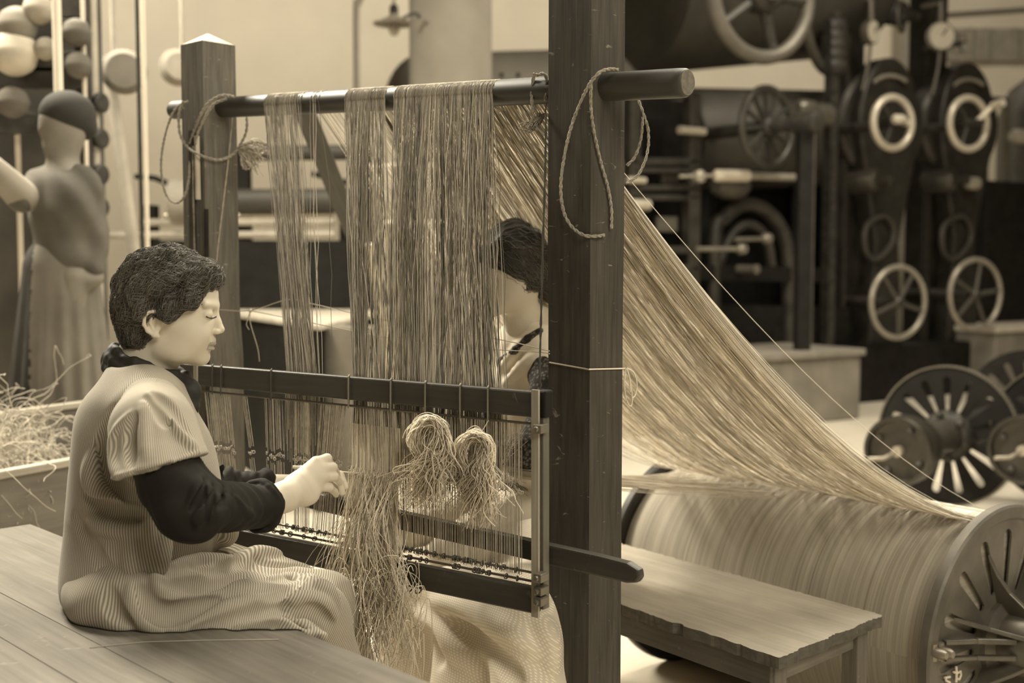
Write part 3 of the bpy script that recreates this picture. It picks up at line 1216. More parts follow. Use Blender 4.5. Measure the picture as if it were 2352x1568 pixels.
def stand(uc, vc, kcol, lab, du, gauge, low, first):
    t = thing('control_stand', lab, 'machine', (*row(uc, 700)[:2], 0))
    # tapering body
    c = row(uc, vc, .2)
    s = c[1] / 2700
    X = RD
    Z = V(0, 0, 1)
    outl = []
    for a in np.linspace(-.35, PI + .35, 19):
        outl.append((-.40 * math.cos(a) * 1.0, 0.62 * math.sin(a)))
    zb = c[2]
    outl = outl[::-1]
    body = [(.33, -.40), (.10, -1.15), (.16, -zb + 0.02), (-.30, -zb + 0.02), (-.22, -1.15), (-.33, -.40)]
    poly = [(q[0], q[1]) for q in outl] + [(-x, y) for (x, y) in body]
    # order the outline by angle-free walk: disc top from right to left, then down the left side
    pts = [(.46 * math.cos(a), .66 * math.sin(a)) for a in np.linspace(-.5, PI + .5, 25)]
    pts += [(-.20, -1.2), (-.30, -zb + .02), (.30, -zb + .02), (.16, -1.2)]
    b = MB()
    b.prism(pts, c - RN * .0, X, Z, .22)
    b.build('body', m_flat('stand_iron', .035, .42, .2, var=.3), t, bevel=.03, seg=3, smooth=True)
    # disc housing: stepped rings facing the handwheel side
    b = MB()
    b.lathe(c - HW * .05, HW, [(0, .57), (.16, .57), (.20, .53), (.20, .46), (.12, .44), (.12, .33), (.20, .29), (.24, .10), (.24, .001)], 48)
    b.build('disc_housing', m_flat('housing_iron', .05, .38, .35, var=.25), t, smooth=True)
    b = MB()
    pp = []
    nx = nrm(np.cross(HW, V(0, 0, 1)))
    for a in np.linspace(math.radians(55), math.radians(115), 12):
        pp.append(c + HW * .24 + (-nx * math.cos(a) * -1 * .44) + V(0, 0, 1) * math.sin(a) * .47)
    b.tube(pp, .022, 8)
    b.build('guard_bar', m_flat('guard', .35, .4, .4), t, smooth=True)
    # crank handwheel on it
    w = row(uc + du, vc - 6, .95)
    wt = wheel('w', t, w, HW, 66 / 2700 * w[1], .036, .05, 3, M_rim, M_iron2, 1.2, rs=.02)
    b = MB()
    b.lathe(w - HW * .75, HW, [(0, .05), (.75, .05), (.9, .03)], 14)
    b.build('spindle', M_iron2, t, smooth=True)
    b = MB()
    if first:
        b.tube([w + HW * .05 - nx * .17, w + HW * .05, w + HW * .25 + nx * .10], .028, 10)
        b.lathe(w + HW * .25 + nx * .10, nrm(nx * -1 + HW * .2) * -1, [(-.02, .02), (.02, .045), (.10, .045), (.12, .02)], 12)
    else:
        b.tube([w + HW * .1, w + HW * .12 + V(.14, 0, .16)], .03, 10)
        b.tube([w + HW * .12 + V(.14, 0, .16), w + HW * .25 + V(.14, 0, .18)], .04, 10)
    b.build('crank', m_flat('crank_bright', .75, .3, .3), t, smooth=True)
    # lower boss
    q = row(uc + 8, 414, .5)
    b = MB()
    b.lathe(q - RN * .35, RN, [(0, .13), (.3, .13), (.36, .08), (.36, .05), (.5, .05)], 20)
    b.build('boss', m_flat('boss_iron', .09, .35, .4), t, smooth=True)
    # lower lever casting
    b = MB()
    p = [row(uc + a, v_, .45) for a, v_ in ((-18, 520), (20, 496), (42, 520), (40, 560), (5, 596), (-20, 575))]
    b.tube(spline(p, 4, closed=True), .03, 8, closed=True)
    b.build('casting', m_flat('casting_iron', .07, .5, .3), t, smooth=True)
    # column
    p = row(kcol, 300, .05)
    b = MB()
    b.bar((p[0], p[1], 0), (p[0], p[1], 7.99), 56 / 2700 * p[1] if first else 62 / 2700 * p[1], .26, up=RN)
    b.build('column', m_flat('column_iron', .03, .4, .2, var=.3), t, bevel=.02)
    b = MB()
    for e in (-1, 1):
        q = p + RD * e * .11 + RN * .15
        b.bar((q[0], q[1], 0), (q[0], q[1], 7.99), .03, .03, up=RN)
    b.build('column_rib', m_flat('rib_iron', .07, .35, .3), t)
    # lower handwheel
    w = row(low[0], low[1], .9)
    wheel('lw', t, w, HW, low[2] / 2700 * w[1], .028, .05, 5, m_flat('low_rim', .38, .35, .4), m_flat('low_spoke', .10, .4, .3), low[3], rs=.022)
    b = MB()
    b.lathe(w - HW * .95, HW, [(0, .045), (.95, .045), (1.02, .03)], 12)
    b.build('spindle', M_iron2, t, smooth=True)
    # gauge
    g = row(gauge[0], gauge[1], .5)
    gt = thing('pressure_gauge', gauge[4], 'gauge', g)
    gx = nrm(V(gauge[5], -1, 0))
    rg = gauge[2] / 2700 * g[1]
    b = MB()
    b.lathe(g - gx * .05, gx, [(0, rg * .95), (.02, rg * 1.05), (.08, rg * 1.05), (.085, rg * .93)], 28)
    b.build('case', m_flat('gauge_case', .16, .4, .3), gt, smooth=True)
    b = MB()
    b.lathe(g + gx * .032, gx, [(0, rg * .93), (.006, rg * .93)], 28)
    dl = b.build('dial', M_dial, gt)
    b = MB()
    b.bar(g + gx * .045, g + gx * .045 + V(.05, 0, .08), .008, .012)
    b.build('needle', M_iron, dl)
    b = MB()
    b.tube([g + V(0, 0, rg), g + V(0, 0, rg + .2), row(gauge[3], gauge[1] - 70, .2)], .03, 10)
    b.build('stem', m_flat('stem_grey2', .15, .4, .3), gt, smooth=True)
    b = MB()
    b.tube(spline([g - V(0, 0, rg), g - V(.02, 0, rg + .2), g - V(.07, 0, rg + .45)], 4), .018, 8)
    b.build('drain_pipe', m_flat('stem_grey', .15, .4, .3), gt, smooth=True)
    return t


stand(2008, 288, 1934, 'left of the two tall control stands with disc housing and bright crank', 42, (2000, 74, 26, 1950, 'left round pale pressure gauge above the control stands', .9), (2063, 694, 88, .35), True)
stand(2186, 290, 2124, 'right of the two tall control stands, nearest the right picture edge', 38, (2160, 84, 31, 2120, 'right round pale pressure gauge above the control stands', .1), (2240, 676, 86, .75), False)

# wheel valve and pipework beside the gauges
c = row(2204, 100, .5)
t = thing('valve_wheel', 'small round valve wheel right of the right pressure gauge', 'valve', c)
wheel('v', t, c, nrm(V(.3, -1, 0)), .115, .014, .03, 4, m_flat('valve_grey', .3, .4, .3), M_iron2, .3, rs=.01)
b = MB()
b.tube([c, row(2160, 110, .3), row(2124, 110, .2)], .03, 10)
b.build('stem', M_iron2, t, smooth=True)
c = row(2070, 40, .4)
t = thing('valve_wheel', 'small dark valve wheel between the two pressure gauges', 'valve', c)
wheel('v', t, c, nrm(V(.9, -.6, 0)), .16, .02, .04, 4, m_flat('valve_dark', .10, .4, .3), M_iron2, .3, rs=.014)
b = MB()
b.lathe(row(2034, 26, .3), RD, [(0, .08), (.05, .13), (.22, .13), (.3, .07), (.5, .05)], 16)
b.tube([row(2034, 26, .3), row(2034, -200, .3)], .07, 12)
b.build('body', M_iron2, t, smooth=True)
# chain of gears and lugs on the left stand's column
b = MB()
for v in (60, 82, 104, 126, 150):
    b.lathe(row(1898, v, .35), RD, [(0, .07), (.05, .11), (.18, .11), (.24, .06)], 14)
q = row(1912, 100, .35)
b.bar((q[0], q[1], 0), (q[0], q[1], 7.99), .10, .10, up=RN)
tag(b.build('gear_shaft', M_iron2, smooth=True), 'vertical dark shaft with stacked gears left of the left control stand', 'shaft')
b = MB()
b.ring(row(1905, 20, .2), nrm(V(.8, -.6, 0)), .62, .05, 40, 8)
tag(b.build('curved_guard', m_flat('guard_grey', .10, .45, .3), smooth=True), 'curved dark guard hoop between overhead drum and gear shaft', 'guard')

# grey wall pier between the stands, and a far tank on the right
b = MB()
p0, p1 = P(2058, 600, 20.5), P(2088, 600, 20.5)
b.box((p0[0], 20.5, 0), (p1[0], 21, 8))
struct(b, 'trim_3', m_flat('pier_grey', .3))
t = thing('far_kettle', 'dark round-topped kettle at the right picture edge', 'kettle', (*row(2400, 400, -.8)[:2], 0))
b = MB()
c = row(2395, 250, -.8)
b.lathe((c[0], c[1], 0), (0, 0, 1), [(0, .55), (c[2] - .1, .55), (c[2] + .25, .42), (c[2] + .42, .2), (c[2] + .47, .02)], 36)
b.build('vessel', m_flat('kettle_iron', .08, .5, .2), t, smooth=True)
b = MB()
b.tube([row(2262, 228, 0), row(2310, 226, 0), row(2310, 420, 0)], .04, 10)
b.tube([row(2262, 228, 0), row(2262, 700, 0)], .035, 10)
b.build('pipe', m_flat('kettle_pipe', .13, .4, .3), t, smooth=True)
b = MB()
p = row(2290, 560, .1)
b.obox((p[0], p[1], 1.15), RD, RN, (0, 0, 1), .9, .35, 2.3)
b.build('casing', M_iron, t, bevel=.02)
b = MB()
p = row(2325, 312, .6)
b.lathe(p, RD, [(0, .05), (.05, .08), (.22, .08), (.26, .03)], 14)
b.build('lug', m_flat('lug', .4, .4, .3), t, smooth=True)
b = MB()
b.lathe(row(2218, 420, .5), RD, [(0, .04), (.05, .07), (.18, .07), (.22, .03)], 14)
b.build('oil_cup', m_flat('oilcup', .4, .4, .3), t, smooth=True)

# low dark skirt of machinery between plinths
t = thing('machine_base', 'low black machine base between the two grey plinths', 'machine base', (*row(2000, 880)[:2], 0))
for (u0, u1, h, off) in ((1900, 2190, .55, .35), (2215, 2420, 1.2, -.45)):
    b = MB()
    p0, p1 = row(u0, 800, off), row(u1, 800, off)
    m_ = (p0 + p1) / 2
    b.obox((m_[0], m_[1], h / 2), RD, RN, (0, 0, 1), np.linalg.norm((p1 - p0)[:2]), .5, h)
    b.build('base_block', M_iron, t, bevel=.02)
for (lab, u0, u1, vt, vb) in (('long grey plinth under the dark arched frame', 1440, 1888, 806, 925),
                              ('grey plinth with pale top below the right control wheel', 2200, 2352, 752, 850)):
    p0, p1 = row(u0, 850, .9), row(u1, 850, .9)
    if u0 > 2000:
        p0, p1 = row(u0, 850, .45), row(u1 + 60, 850, .45)
    zt = row((u0 + u1) / 2, vt, .9)[2]
    t = thing('plinth', lab, 'plinth', (*((p0 + p1) / 2)[:2], 0))
    m_ = (p0 + p1) / 2
    b = MB()
    b.obox((m_[0], m_[1], zt / 2 - .03), RD, RN, (0, 0, 1), np.linalg.norm((p1 - p0)[:2]), .9, zt - .06)
    b.build('block', M_plinth, t, bevel=.02)
    b = MB()
    b.obox((m_[0], m_[1], zt - .03), RD, RN, (0, 0, 1), np.linalg.norm((p1 - p0)[:2]) + .06, .96, .06)
    b.build('top_slab', m_flat('slab', .24 if u0 < 2000 else .5, .8), t, bevel=.01)

# ================================================================ empty spoked beams in the middle distance


def slotted(b, c, axis, R, r0, r1, r2, n, w0, w1, th, a_off=0.0, skip=()):
    """flange plate: hub radius r0, slots from r1 to r2 (half widths w0..w1), rim R"""
    ax = nrm(axis)
    nx = nrm(np.cross(ax, V(0, 0, 1)))
    ny = np.cross(ax, nx)
    rs = [r0, r1] + [r1 + (r2 - r1) * q for q in (.03, .10, .3, .6, .85, .94, .985)] + [r2, R]
    sec = 2 * PI / n

    def hw(r):
        if r <= r1 or r >= r2:
            return 0.0
        f = (r - r1) / (r2 - r1)
        w = w0 + (w1 - w0) * f
        e0, e1 = (r - r1) / w0, (r2 - r) / w1
        if e0 < 1:
            w *= math.sqrt(max(0, 1 - (1 - e0) ** 2))
        if e1 < 1:
            w *= math.sqrt(max(0, 1 - (1 - e1) ** 2))
        return w / r

    def pt(r, a, z):
        return np.asarray(c) + (nx * math.cos(a) + ny * math.sin(a)) * r + ax * z
    for k in range(n):
        a = a_off + k * sec
        solid = k in skip
        for i in range(len(rs) - 1):
            ra, rb = rs[i], rs[i + 1]
            ha, hb = (0, 0) if solid else (hw(ra), hw(rb))
            for side in (-1, 1):
                for q in range(3):
                    f0, f1 = q / 3, (q + 1) / 3
                    aa0, aa1 = a + side * (ha + (sec / 2 - ha) * f0), a + side * (ha + (sec / 2 - ha) * f1)
                    ab0, ab1 = a + side * (hb + (sec / 2 - hb) * f0), a + side * (hb + (sec / 2 - hb) * f1)
                    for z in (0, th):
                        P4 = [pt(ra, aa0, z), pt(rb, ab0, z), pt(rb, ab1, z), pt(ra, aa1, z)]
                        if (side > 0) == (z == 0):
                            P4 = P4[::-1]
                        b.quad(*P4)
                if ha > 0 or hb > 0:
                    P4 = [pt(ra, a + side * ha, 0), pt(rb, a + side * hb, 0), pt(rb, a + side * hb, th), pt(ra, a + side * ha, th)]
                    b.quad(*(P4 if side > 0 else P4[::-1]))
        for q in range(6):
            a0_, a1_ = a - sec / 2 + sec * q / 6, a - sec / 2 + sec * (q + 1) / 6
            b.quad(pt(R, a0_, 0), pt(R, a1_, 0), pt(R, a1_, th), pt(R, a0_, th))


MBK = m_flat('beam_black', .010, .6, .0, var=.4, spec=.25)
BAX = nrm(V(-.64, -.767, 0))


def empty_beam(cf, lab):
    t = thing('empty_beam', lab, 'warp beam', (cf[0], cf[1], 0))
    R = cf[2]
    b = MB()
    slotted(b, cf, BAX, R, .09, .140, .340, 15, .011, .025, .014, .13)
    b.build('flange', MBK, t)
    b = MB()
    b.lathe(cf - BAX * .012, BAX, [(0, R * .985), (.0, R), (.038, R), (.038, R * .975), (.026, R * .97), (0, R * .97), (0, R * .985)], 72, caps=False)
    b.build('rim', m_flat('beam_rim', .16, .35, .4), t, smooth=True)
    b = MB()
    b.lathe(cf + BAX * .0, BAX, [(0, .15), (.03, .145), (.06, .12), (.065, .11)], 32)
    for k in range(6):
        a = k * PI / 3 + .3
        nx = nrm(np.cross(BAX, V(0, 0, 1)))
        q = cf + BAX * .05 + (nx * math.cos(a) + V(0, 0, 1) * math.sin(a)) * .125
        b.lathe(q, BAX, [(0, .02), (.035, .02), (.04, .012)], 8)
    b.build('hub_ring', M_iron2, t, smooth=True)
    b = MB()
    b.lathe(cf + BAX * .05, BAX, [(0, .108), (.02, .102), (.40, .102), (.42, .11)], 40)
    b.build('neck', m_flat('neck_steel', .10, .3, .6), t, smooth=True)
    b = MB()
    b.lathe(cf + BAX * .47, BAX, [(0, .11), (.02, .15), (.10, .16), (.14, .183), (.27, .185), (.285, .18), (.285, .16), (.25, .155), (.24, .10), (.25, .03)], 56)
    bp = b.build('brake_pulley', m_flat('pulley_steel', .05, .3, .5), t, smooth=True)
    b = MB()
    b.lathe(cf + BAX * .70, BAX, [(0, .03), (.06, .028)], 18)
    nx = nrm(np.cross(BAX, V(0, 0, 1)))
    b.tube([cf + BAX * .74 - nx * .0, cf + BAX * .80 + nx * -.0 + V(-.05, 0, -.03), cf + BAX * .82 + V(-.12, 0, -.03)], .011, 10)
    b.build('spindle', m_flat('spindle_bright', .4, .3, .4), t, smooth=True)
    for k in range(4):
        b = MB()
        a = k * PI / 2 + .5
        q = cf + BAX * .712 + (nx * math.cos(a) + V(0, 0, 1) * math.sin(a)) * .125
        b.lathe(q, BAX, [(0, .018), (.02, .018), (.026, .01)], 8)
        b.build('bolt', M_iron2, bp, smooth=True)
    b = MB()
    b.lathe(cf - BAX * 1.5, BAX, [(0, .10), (1.49, .10)], 30)
    b.build('barrel', MBK, t, smooth=True)
    b = MB()
    slotted(b, cf - BAX * 1.5, BAX, R, .09, .140, .340, 15, .011, .025, .014, .13)
    b.build('flange', MBK, t)


empty_beam(V(2.50, 6.69, .404), 'empty black warp beam with spoked flange standing on the floor')
empty_beam(V(3.17, 6.72, .404), 'second empty warp beam cut off by the right picture edge')


# ================================================================ table, bench, bin
LD = nrm(V(1.05, -.95, 0))     # along the loom, away from the left post to the near post
LN = V(LD[1], -LD[0], 0)       # from the loom towards the sitting girl
M_table = m_wood('scrubbed_table', .18, .3, .75, scratch=.05, grain=(2.2, 50, 50), bump=.12, kind='UV')
M_post = m_wood('dark_post_wood', .074, .42, .7, scratch=.16, grain=(5, 70, 70), bump=.35, spec=.25)
M_postl = m_wood('weathered_post_wood', .14, .45, .75, scratch=.18, grain=(6, 80, 80), bump=.5)
M_bar = m_wood('dark_bar_wood', .05, .3, .42, scratch=.06, grain=(3, 60, 60), bump=.15, spec=.5)
M_roller = m_wood('roller_wood', .045, .3, .5, grain=(2, 40, 40), bump=.1, spec=.6)
M_bench = m_wood('bench_top_wood', .36, .16, .7, grain=(3, 60, 60), bump=.12)
M_benchd = m_wood('bench_dark_wood', .10, .35, .7, scratch=.08, grain=(4, 60, 60), bump=.2)
M_benchs = m_wood('bench_side_wood', .17, .3, .7, scratch=.1, grain=(4, 60, 60), bump=.2)

TZ = .70
t_c = PZ(70, 1203, TZ)
t_e = nrm(V(1, -1.03, 0))
t_s = V(-t_e[1], t_e[0], 0) * -1   # inward (to the lower left)
if t_s[0] > 0:
    t_s = -t_s
t = thing('cutting_table', 'large pale scrubbed plank table the girl sits on', 'table', (*(t_c + t_e * 1.2 + t_s * .7)[:2], 0))
w0_ = float(np.dot(PZ(0, 1360, TZ) - t_c, t_s))
w1_ = float(np.dot(PZ(0, 1462, TZ) - t_c, t_s))
w_pl = [w0_, w1_ - w0_, .36, .42, .40]
acc = 0
b = MB()
for w in w_pl:
    c = t_c + t_e * 1.15 + t_s * (acc + w / 2)
    b.obox((c[0], c[1], TZ - .02), t_e, t_s, (0, 0, 1), 2.3, w - .0012, .04, 0, 0)
    acc += w
b.build('table_top', M_table, t, bevel=.0012)
for (a, s_) in ((.12, .1), (2.15, .1), (.12, 1.45), (2.15, 1.45)):
    b = MB()
    c = t_c + t_e * a + t_s * s_
    b.obox((c[0], c[1], (TZ - .04) / 2), t_e, t_s, (0, 0, 1), .08, .08, TZ - .04, 0, 2)
    b.build('leg', M_benchs, t, bevel=.005)
b = MB()
c = t_c + t_e * 1.13 + t_s * .06
b.obox((c[0], c[1], TZ - .10), t_e, t_s, (0, 0, 1), 2.05, .025, .12)
b.build('apron_board', M_benchd, t)
b = MB()
b.tube([PZ(205, 1487, TZ + .0012), PZ(330, 1474, TZ + .0012), PZ(470, 1470, TZ + .0012), PZ(640, 1468, TZ + .0012)], .0009, 4)
b.build('scratch_line', m_flat('pale_scratch', .5, .9), t)

# bench
BZ = .50
bd = nrm(V(.615, -.788, 0))     # along the bench towards the camera
bn = V(-bd[1], bd[0], 0)        # across, towards the right
c_near = PZ(1790, 1510, BZ)
c_far = PZ(2026, 1412, BZ)
BW = np.linalg.norm(c_far - c_near)
bn = nrm(c_far - c_near)
BL = 1.35
t = thing('rough_bench', 'low wooden bench with chipped pale top beside the wound beam', 'bench', (*(c_near - bd * BL / 2 + bn * BW / 2)[:2], 0))
rg = np.random.default_rng(3)
out = []
N = 150
for i in range(N):
    out.append((BL * i / N, .0022 * math.sin(i * .21) + .0018 * math.sin(i * .83) + .003 * rg.normal() * (rg.random() < .3) + .008 * (1 if 62 < i < 80 else 0) + .006 * (1 if 112 < i < 117 else 0)))
for i in range(70):
    out.append((BL + .0016 * rg.normal() + .003 * math.sin(i * .3) + (.004 * rg.random() if i > 35 else 0), BW * i / 70))
for i in range(N):
    out.append((BL * (1 - i / N), BW + .004 * rg.normal() * (rg.random() < .3)))
b = MB()
o_ = c_near - bd * BL
b.prism(out, (o_[0], o_[1], BZ - .028), bd, bn, .028)
b.mi = [0, 0] + [1] * (len(b.f) - 2)
b.build('bench_top', [M_bench, m_wood('bench_edge_shaded', .11, .4, .8, scratch=.2, grain=(30, 60, 60), bump=.6)], t)  # chipped edge faces coloured darker, with their shade put into the wood
b = MB()
for (s0, s1, off) in ((0.02, BL - .03, .02),):
    c = o_ + bd * (s0 + s1) / 2 + bn * off
    b.obox((c[0], c[1], BZ - .028 - .029), bd, bn, (0, 0, 1), s1 - s0, .025, .058)
b.build('side_rail', M_benchd, t, bevel=.003)
b = MB()
c = o_ + bd * (s0 + s1) / 2 + bn * (BW - .03)
b.obox((c[0], c[1], BZ - .028 - .029), bd, bn, (0, 0, 1), s1 - s0, .025, .058)
b.build('side_rail', M_benchs, t, bevel=.003)
b = MB()
c = o_ + bd * (BL - .05) + bn * (BW * .5)
b.obox((c[0], c[1], BZ - .028 - .027), bn, bd, (0, 0, 1), BW - .10, .022, .054)
b.build('end_rail', M_benchs, t, bevel=.003)
for (s_, w) in ((BL - .05, .045), (BL - .05, BW - .05), (.08, .045), (.08, BW - .05)):
    b = MB()
    c = o_ + bd * s_ + bn * w
    b.obox((c[0], c[1], (BZ - .028) / 2), bd, bn, (0, 0, 1), .05, .05, BZ - .028, 0, 2)
    b.build('leg', M_benchs, t, bevel=.004)

# wooden bin with yarn waste behind the girl
bA, bB = PZ(0, 1080, .795), V(-1.22, 3.85, .795)
bdir = nrm(bB - bA)
bA = bA - bdir * .5
bB = bB + bdir * .15
back = nrm(V(-.65, .76, 0))
t = thing('yarn_bin', 'wooden bin full of waste yarn behind the sitting girl', 'bin', (*((bA + bB) / 2)[:2], 0))
M_bin = m_wood('bin_wood', .20, .25, .7, scratch=.12, grain=(2, 30, 30))
M_binrim = m_wood('bin_rim_wood', .48, .2, .6)
L_ = np.linalg.norm(bB - bA)
for nm, off, zt, rim in (('front_panel', 0, .795, 1), ('back_panel', .75, .862, 1)):
    b = MB()
    c = (bA + bB) / 2 + back * off
    b.obox((c[0], c[1], (zt + .0) / 2), bdir, back, (0, 0, 1), L_, .025, zt - .01)
    b.build(nm, M_bin, t)
    b = MB()
    b.obox((c[0], c[1], zt - .012), bdir, back, (0, 0, 1), L_, .04, .024)
    b.build('rim', M_binrim, t, bevel=.004)
for e in (bA, bB):
    b = MB()
    c = e + back * .375
    b.obox((c[0], c[1], .395), back, bdir, (0, 0, 1), .75, .025, .79)
    b.build('end_panel', M_bin, t)
b = MB()
c = (bA + bB) / 2 + back * .375
b.obox((c[0], c[1], .30), bdir, back, (0, 0, 1), L_ - .05, .70, .5)
b.build('base_block', M_benchd, t)
L = []
rg = np.random.default_rng(11)
for i in range(900):
    s_ = rg.beta(1.2, 1.6) * .75 * L_
    w = rg.uniform(.12, .70)
    p = bA + bdir * s_ + back * w
    z = .60 + .22 * math.exp(-((s_ - .35 * L_) / .6) ** 2) + .05 * rg.random()
    if i % 4 == 0:
        w = .74
        p = bA + bdir * s_ + back * w
        z = .86
    pts = [V(p[0], p[1], z)]
    d = rg.normal(size=3) * .02
    for k in range(16):
        d = d * .78 + rg.normal(size=3) * .009 + V(0, 0, -.002)
        q = pts[-1] + d
        rel = (q - bA)
        ww = rel.dot(back)
        if q[2] > .79 and ww > .60:
            ww = min(ww, .72)
        if ww < .03:
            q = q + back * (.03 - ww)
        if ww > .72:
            q = q - back * (ww - .72)
        ss = rel.dot(bdir)
        q = q - bdir * (max(0, ss - L_ + .05) + min(0, ss - .05))
        q[2] = max(q[2], .57)
        pts.append(q)
    A_ = np.array(spline(pts, 2))
    ww = np.clip((A_ - bA) @ back, .03, .715)
    A_ = A_ + back * (ww - (A_ - bA) @ back)[:, None]
    L.append(A_)
tag(threads('waste_yarn', L, .0012, m_yarn('waste_yarn', .55, .35)), 'pale tangled waste yarn heaped in the wooden bin', 'yarn', kind='stuff')

# ================================================================ the loom frame: two posts and the roller
PS = .117
PN = V(.163, 2.60, 0)      # near post centre
PL = V(-.892, 3.50, 0)     # left post centre


def post(name_lab, c, zt, cap, m, s0, s1, slot=False):
    t = thing('loom_post', name_lab, 'post', (c[0], c[1], 0))
    b = MB()
    h0 = 1.10
    # body with a slight shoulder
    def ringp(z, s, off=0):
        return [c + LD * s / 2 * a + LN * s / 2 * e + V(0, 0, z) + LD * off for a, e in ((-1, -1), (1, -1), (1, 1), (-1, 1))]
    levels = [(0, s1), (zt * .55, s1), (zt * .62, s0 * 1.02), (zt, s0)]
    for i in range(len(levels) - 1):
        lo = ringp(*levels[i])
        hi = ringp(*levels[i + 1])
        for k in range(4):
            k2 = (k + 1) % 4
            z0, z1 = levels[i][0], levels[i + 1][0]
            b.quad(lo[k2], lo[k], hi[k], hi[k2], [(z0, .2 * k), (z0, .2 * k + .117), (z1, .2 * k + .117), (z1, .2 * k)])
    top = ringp(levels[-1][0], levels[-1][1])
    if cap:
        apex = c + V(0, 0, zt + cap)
        n = b.add(top + [apex])
        for k in range(4):
            b.face([n + k, n + 4, n + (k + 1) % 4][::1], [(0, 0), (.06, .06), (.1, 0)], 1)
    else:
        n = b.add(top)
        b.face([n, n + 3, n + 2, n + 1][::-1], [(0, 0), (.1, 0), (.1, .1), (0, .1)], 1)
    b.build('timber', [m, m_flat('cap_' + name_lab[:4], .55, .9)], t, bevel=.004)
    return t


zt_l = P(478, 92, 3.42)[2]
tl = post('left loom post of rough dark timber with pale peaked top', PL, zt_l, .035, M_postl, .112, .125)
tn = post('near loom post, thick dark timber right of the harness', PN, 2.35, 0, M_post, PS, PS)
# guide groove, batten and pale strip on the left post
fl = PL + LN * .066     # face towards the camera-left
b = MB()
q = P(447, 460, 3.4)
for (u0, v0, u1, v1, w, m, nm) in ((441, 300, 449, 1100, .020, M_bar, 'batten'), (452, 312, 455, 458, .010, m_flat('paper_strip', .6, .8), 'pale_strip')):
    b = MB()
    b.bar(PP(u0, v0, PL + LN * .068, LN), PP(u1, v1, PL + LN * .068, LN), .012, w, up=LD)
    b.build(nm, m, tl)
b = MB()
e1 = PL + LD * .064
b.bar(PP(474, 480, e1, LD), PP(478, 1000, e1, LD), .004, .012, up=LN)
b.build('slot', M_iron, tl)

R0, R1 = P(398, 253, 3.64), P(1578, 190, 2.42)
RR = .0295
rd = nrm(R1 - R0)
b = MB()
Lr = np.linalg.norm(R1 - R0)
b.lathe(R0, rd, [(0, RR * .8), (.008, RR * .92), (.3, RR), (Lr - .02, RR * 1.03), (Lr - .004, RR * 1.0), (Lr, RR * .9)], 36)
t = thing('warp_roller', 'long round wooden roller resting across both loom posts', 'roller', (R0 + R1) / 2)
# swap U/V so that the grain runs along it
b.uv = [[(v_, u_ * .06) for (u_, v_) in f] for f in b.uv]
b.build('roller', M_roller, t, smooth=True)
b = MB()
b.lathe(R1 - rd * .001, rd, [(0, RR * .88), (.0035, RR * .86)], 28)
b.build('end_grain', m_flat('end_grain', .16, .8, var=.3, scale=90), t, smooth=True)


def rol(u, front=True):
    """parameter along the roller seen at photo column u (front tangent)"""
    lo, hi = 0.0, 1.0
    for _ in range(30):
        m_ = (lo + hi) / 2
        p = R0 + (R1 - R0) * m_
        uu = 1176 + F_PX * p[0] / (p[1] * CP + (CAM_Z - p[2]) * SP)
        if uu < u:
            lo = m_
        else:
            hi = m_
    return R0 + (R1 - R0) * lo


RF = nrm(V(rd[1], -rd[0], 0))   # from the roller towards the girl's side
if RF[1] > 0:
    RF = -RF
RU = V(0, 0, 1)

# ================================================================ the harness
HR = V(.047, 2.37, 0)
HL = V(-.845, 3.02, 0)
hd = nrm(HR - HL)
hn = V(hd[1], -hd[0], 0)
if hn[1] > 0:
    hn = -hn           # towards the girl


def hp(u, z, off=0.0):
    """point on the harness plane (off metres nearer the girl) at photo column u and height z"""
    d = ray(u, 600)
    o = HR + hn * off
    tt = np.dot(o[:2], hn[:2]) / np.dot(d[:2], hn[:2])
    for _ in range(4):
        x, y = d[0] * tt, d[1] * tt
        # column stays u while the height changes
        depth = y * CP + (CAM_Z - z) * SP
        xx = (u - 1176) / F_PX * depth
        d2 = nrm(V(xx, y, 0))
        tt2 = np.dot(o[:2], hn[:2]) / np.dot(d2[:2], hn[:2])
        x, y = d2[0] * tt2, d2[1] * tt2
        tt, d = tt2, d2
    return V(x, y, z)


def hq(u, v, off=0.0):
    return PP(u, v, HR + hn * off, hn)


t_h = thing('heddle_harness', 'long wooden heddle frame hung across the loom before the girl', 'harness', (HL + HR) / 2 + V(0, 0, .7))
ZT1, ZT0 = hq(1224, 897)[2], hq(1224, 957)[2]
ZB1, ZB0 = hq(1219, 1346)[2], hq(1219, 1404)[2]
b = MB()
b.bar(HL + V(0, 0, (ZT0 + ZT1) / 2), hp(1236, (ZT0 + ZT1) / 2), .022, ZT1 - ZT0)
b.build('top_bar', M_bar, t_h, bevel=.004)
b = MB()
b.bar(hp(452, (ZB0 + ZB1) / 2), hp(1236, (ZB0 + ZB1) / 2), .026, ZB1 - ZB0)
b.build('bottom_bar', M_bar, t_h, bevel=.004)
M_stile = m_wood('pale_stile', .38, .25, .5)
b = MB()
b.bar(hp(1230, ZB0 - .005, .012), hp(1230, ZT1 + .004, .012), .006, .017, up=hd)
b.build('end_strip', M_stile, t_h)
b = MB()
b.bar(hp(450, ZB0, .012), hp(450, ZT1 + .012, .012), .006, .014, up=hd)
b.build('end_strip', M_stile, t_h)
b = MB()
b.bar(hp(1246, .69, -.01), hp(1246, 1.09, -.01), .022, .020, up=hd)
b.build('end_stile', m_wood('stile_brown', .15, .3, .5), t_h, bevel=.002)
b = MB()
b.bar(hp(1250, ZT0 - .0, -.01), hp(1250, ZT1 + .002, -.01), .03, .026, up=hd)
b.build('end_block', M_iron, t_h, bevel=.004)
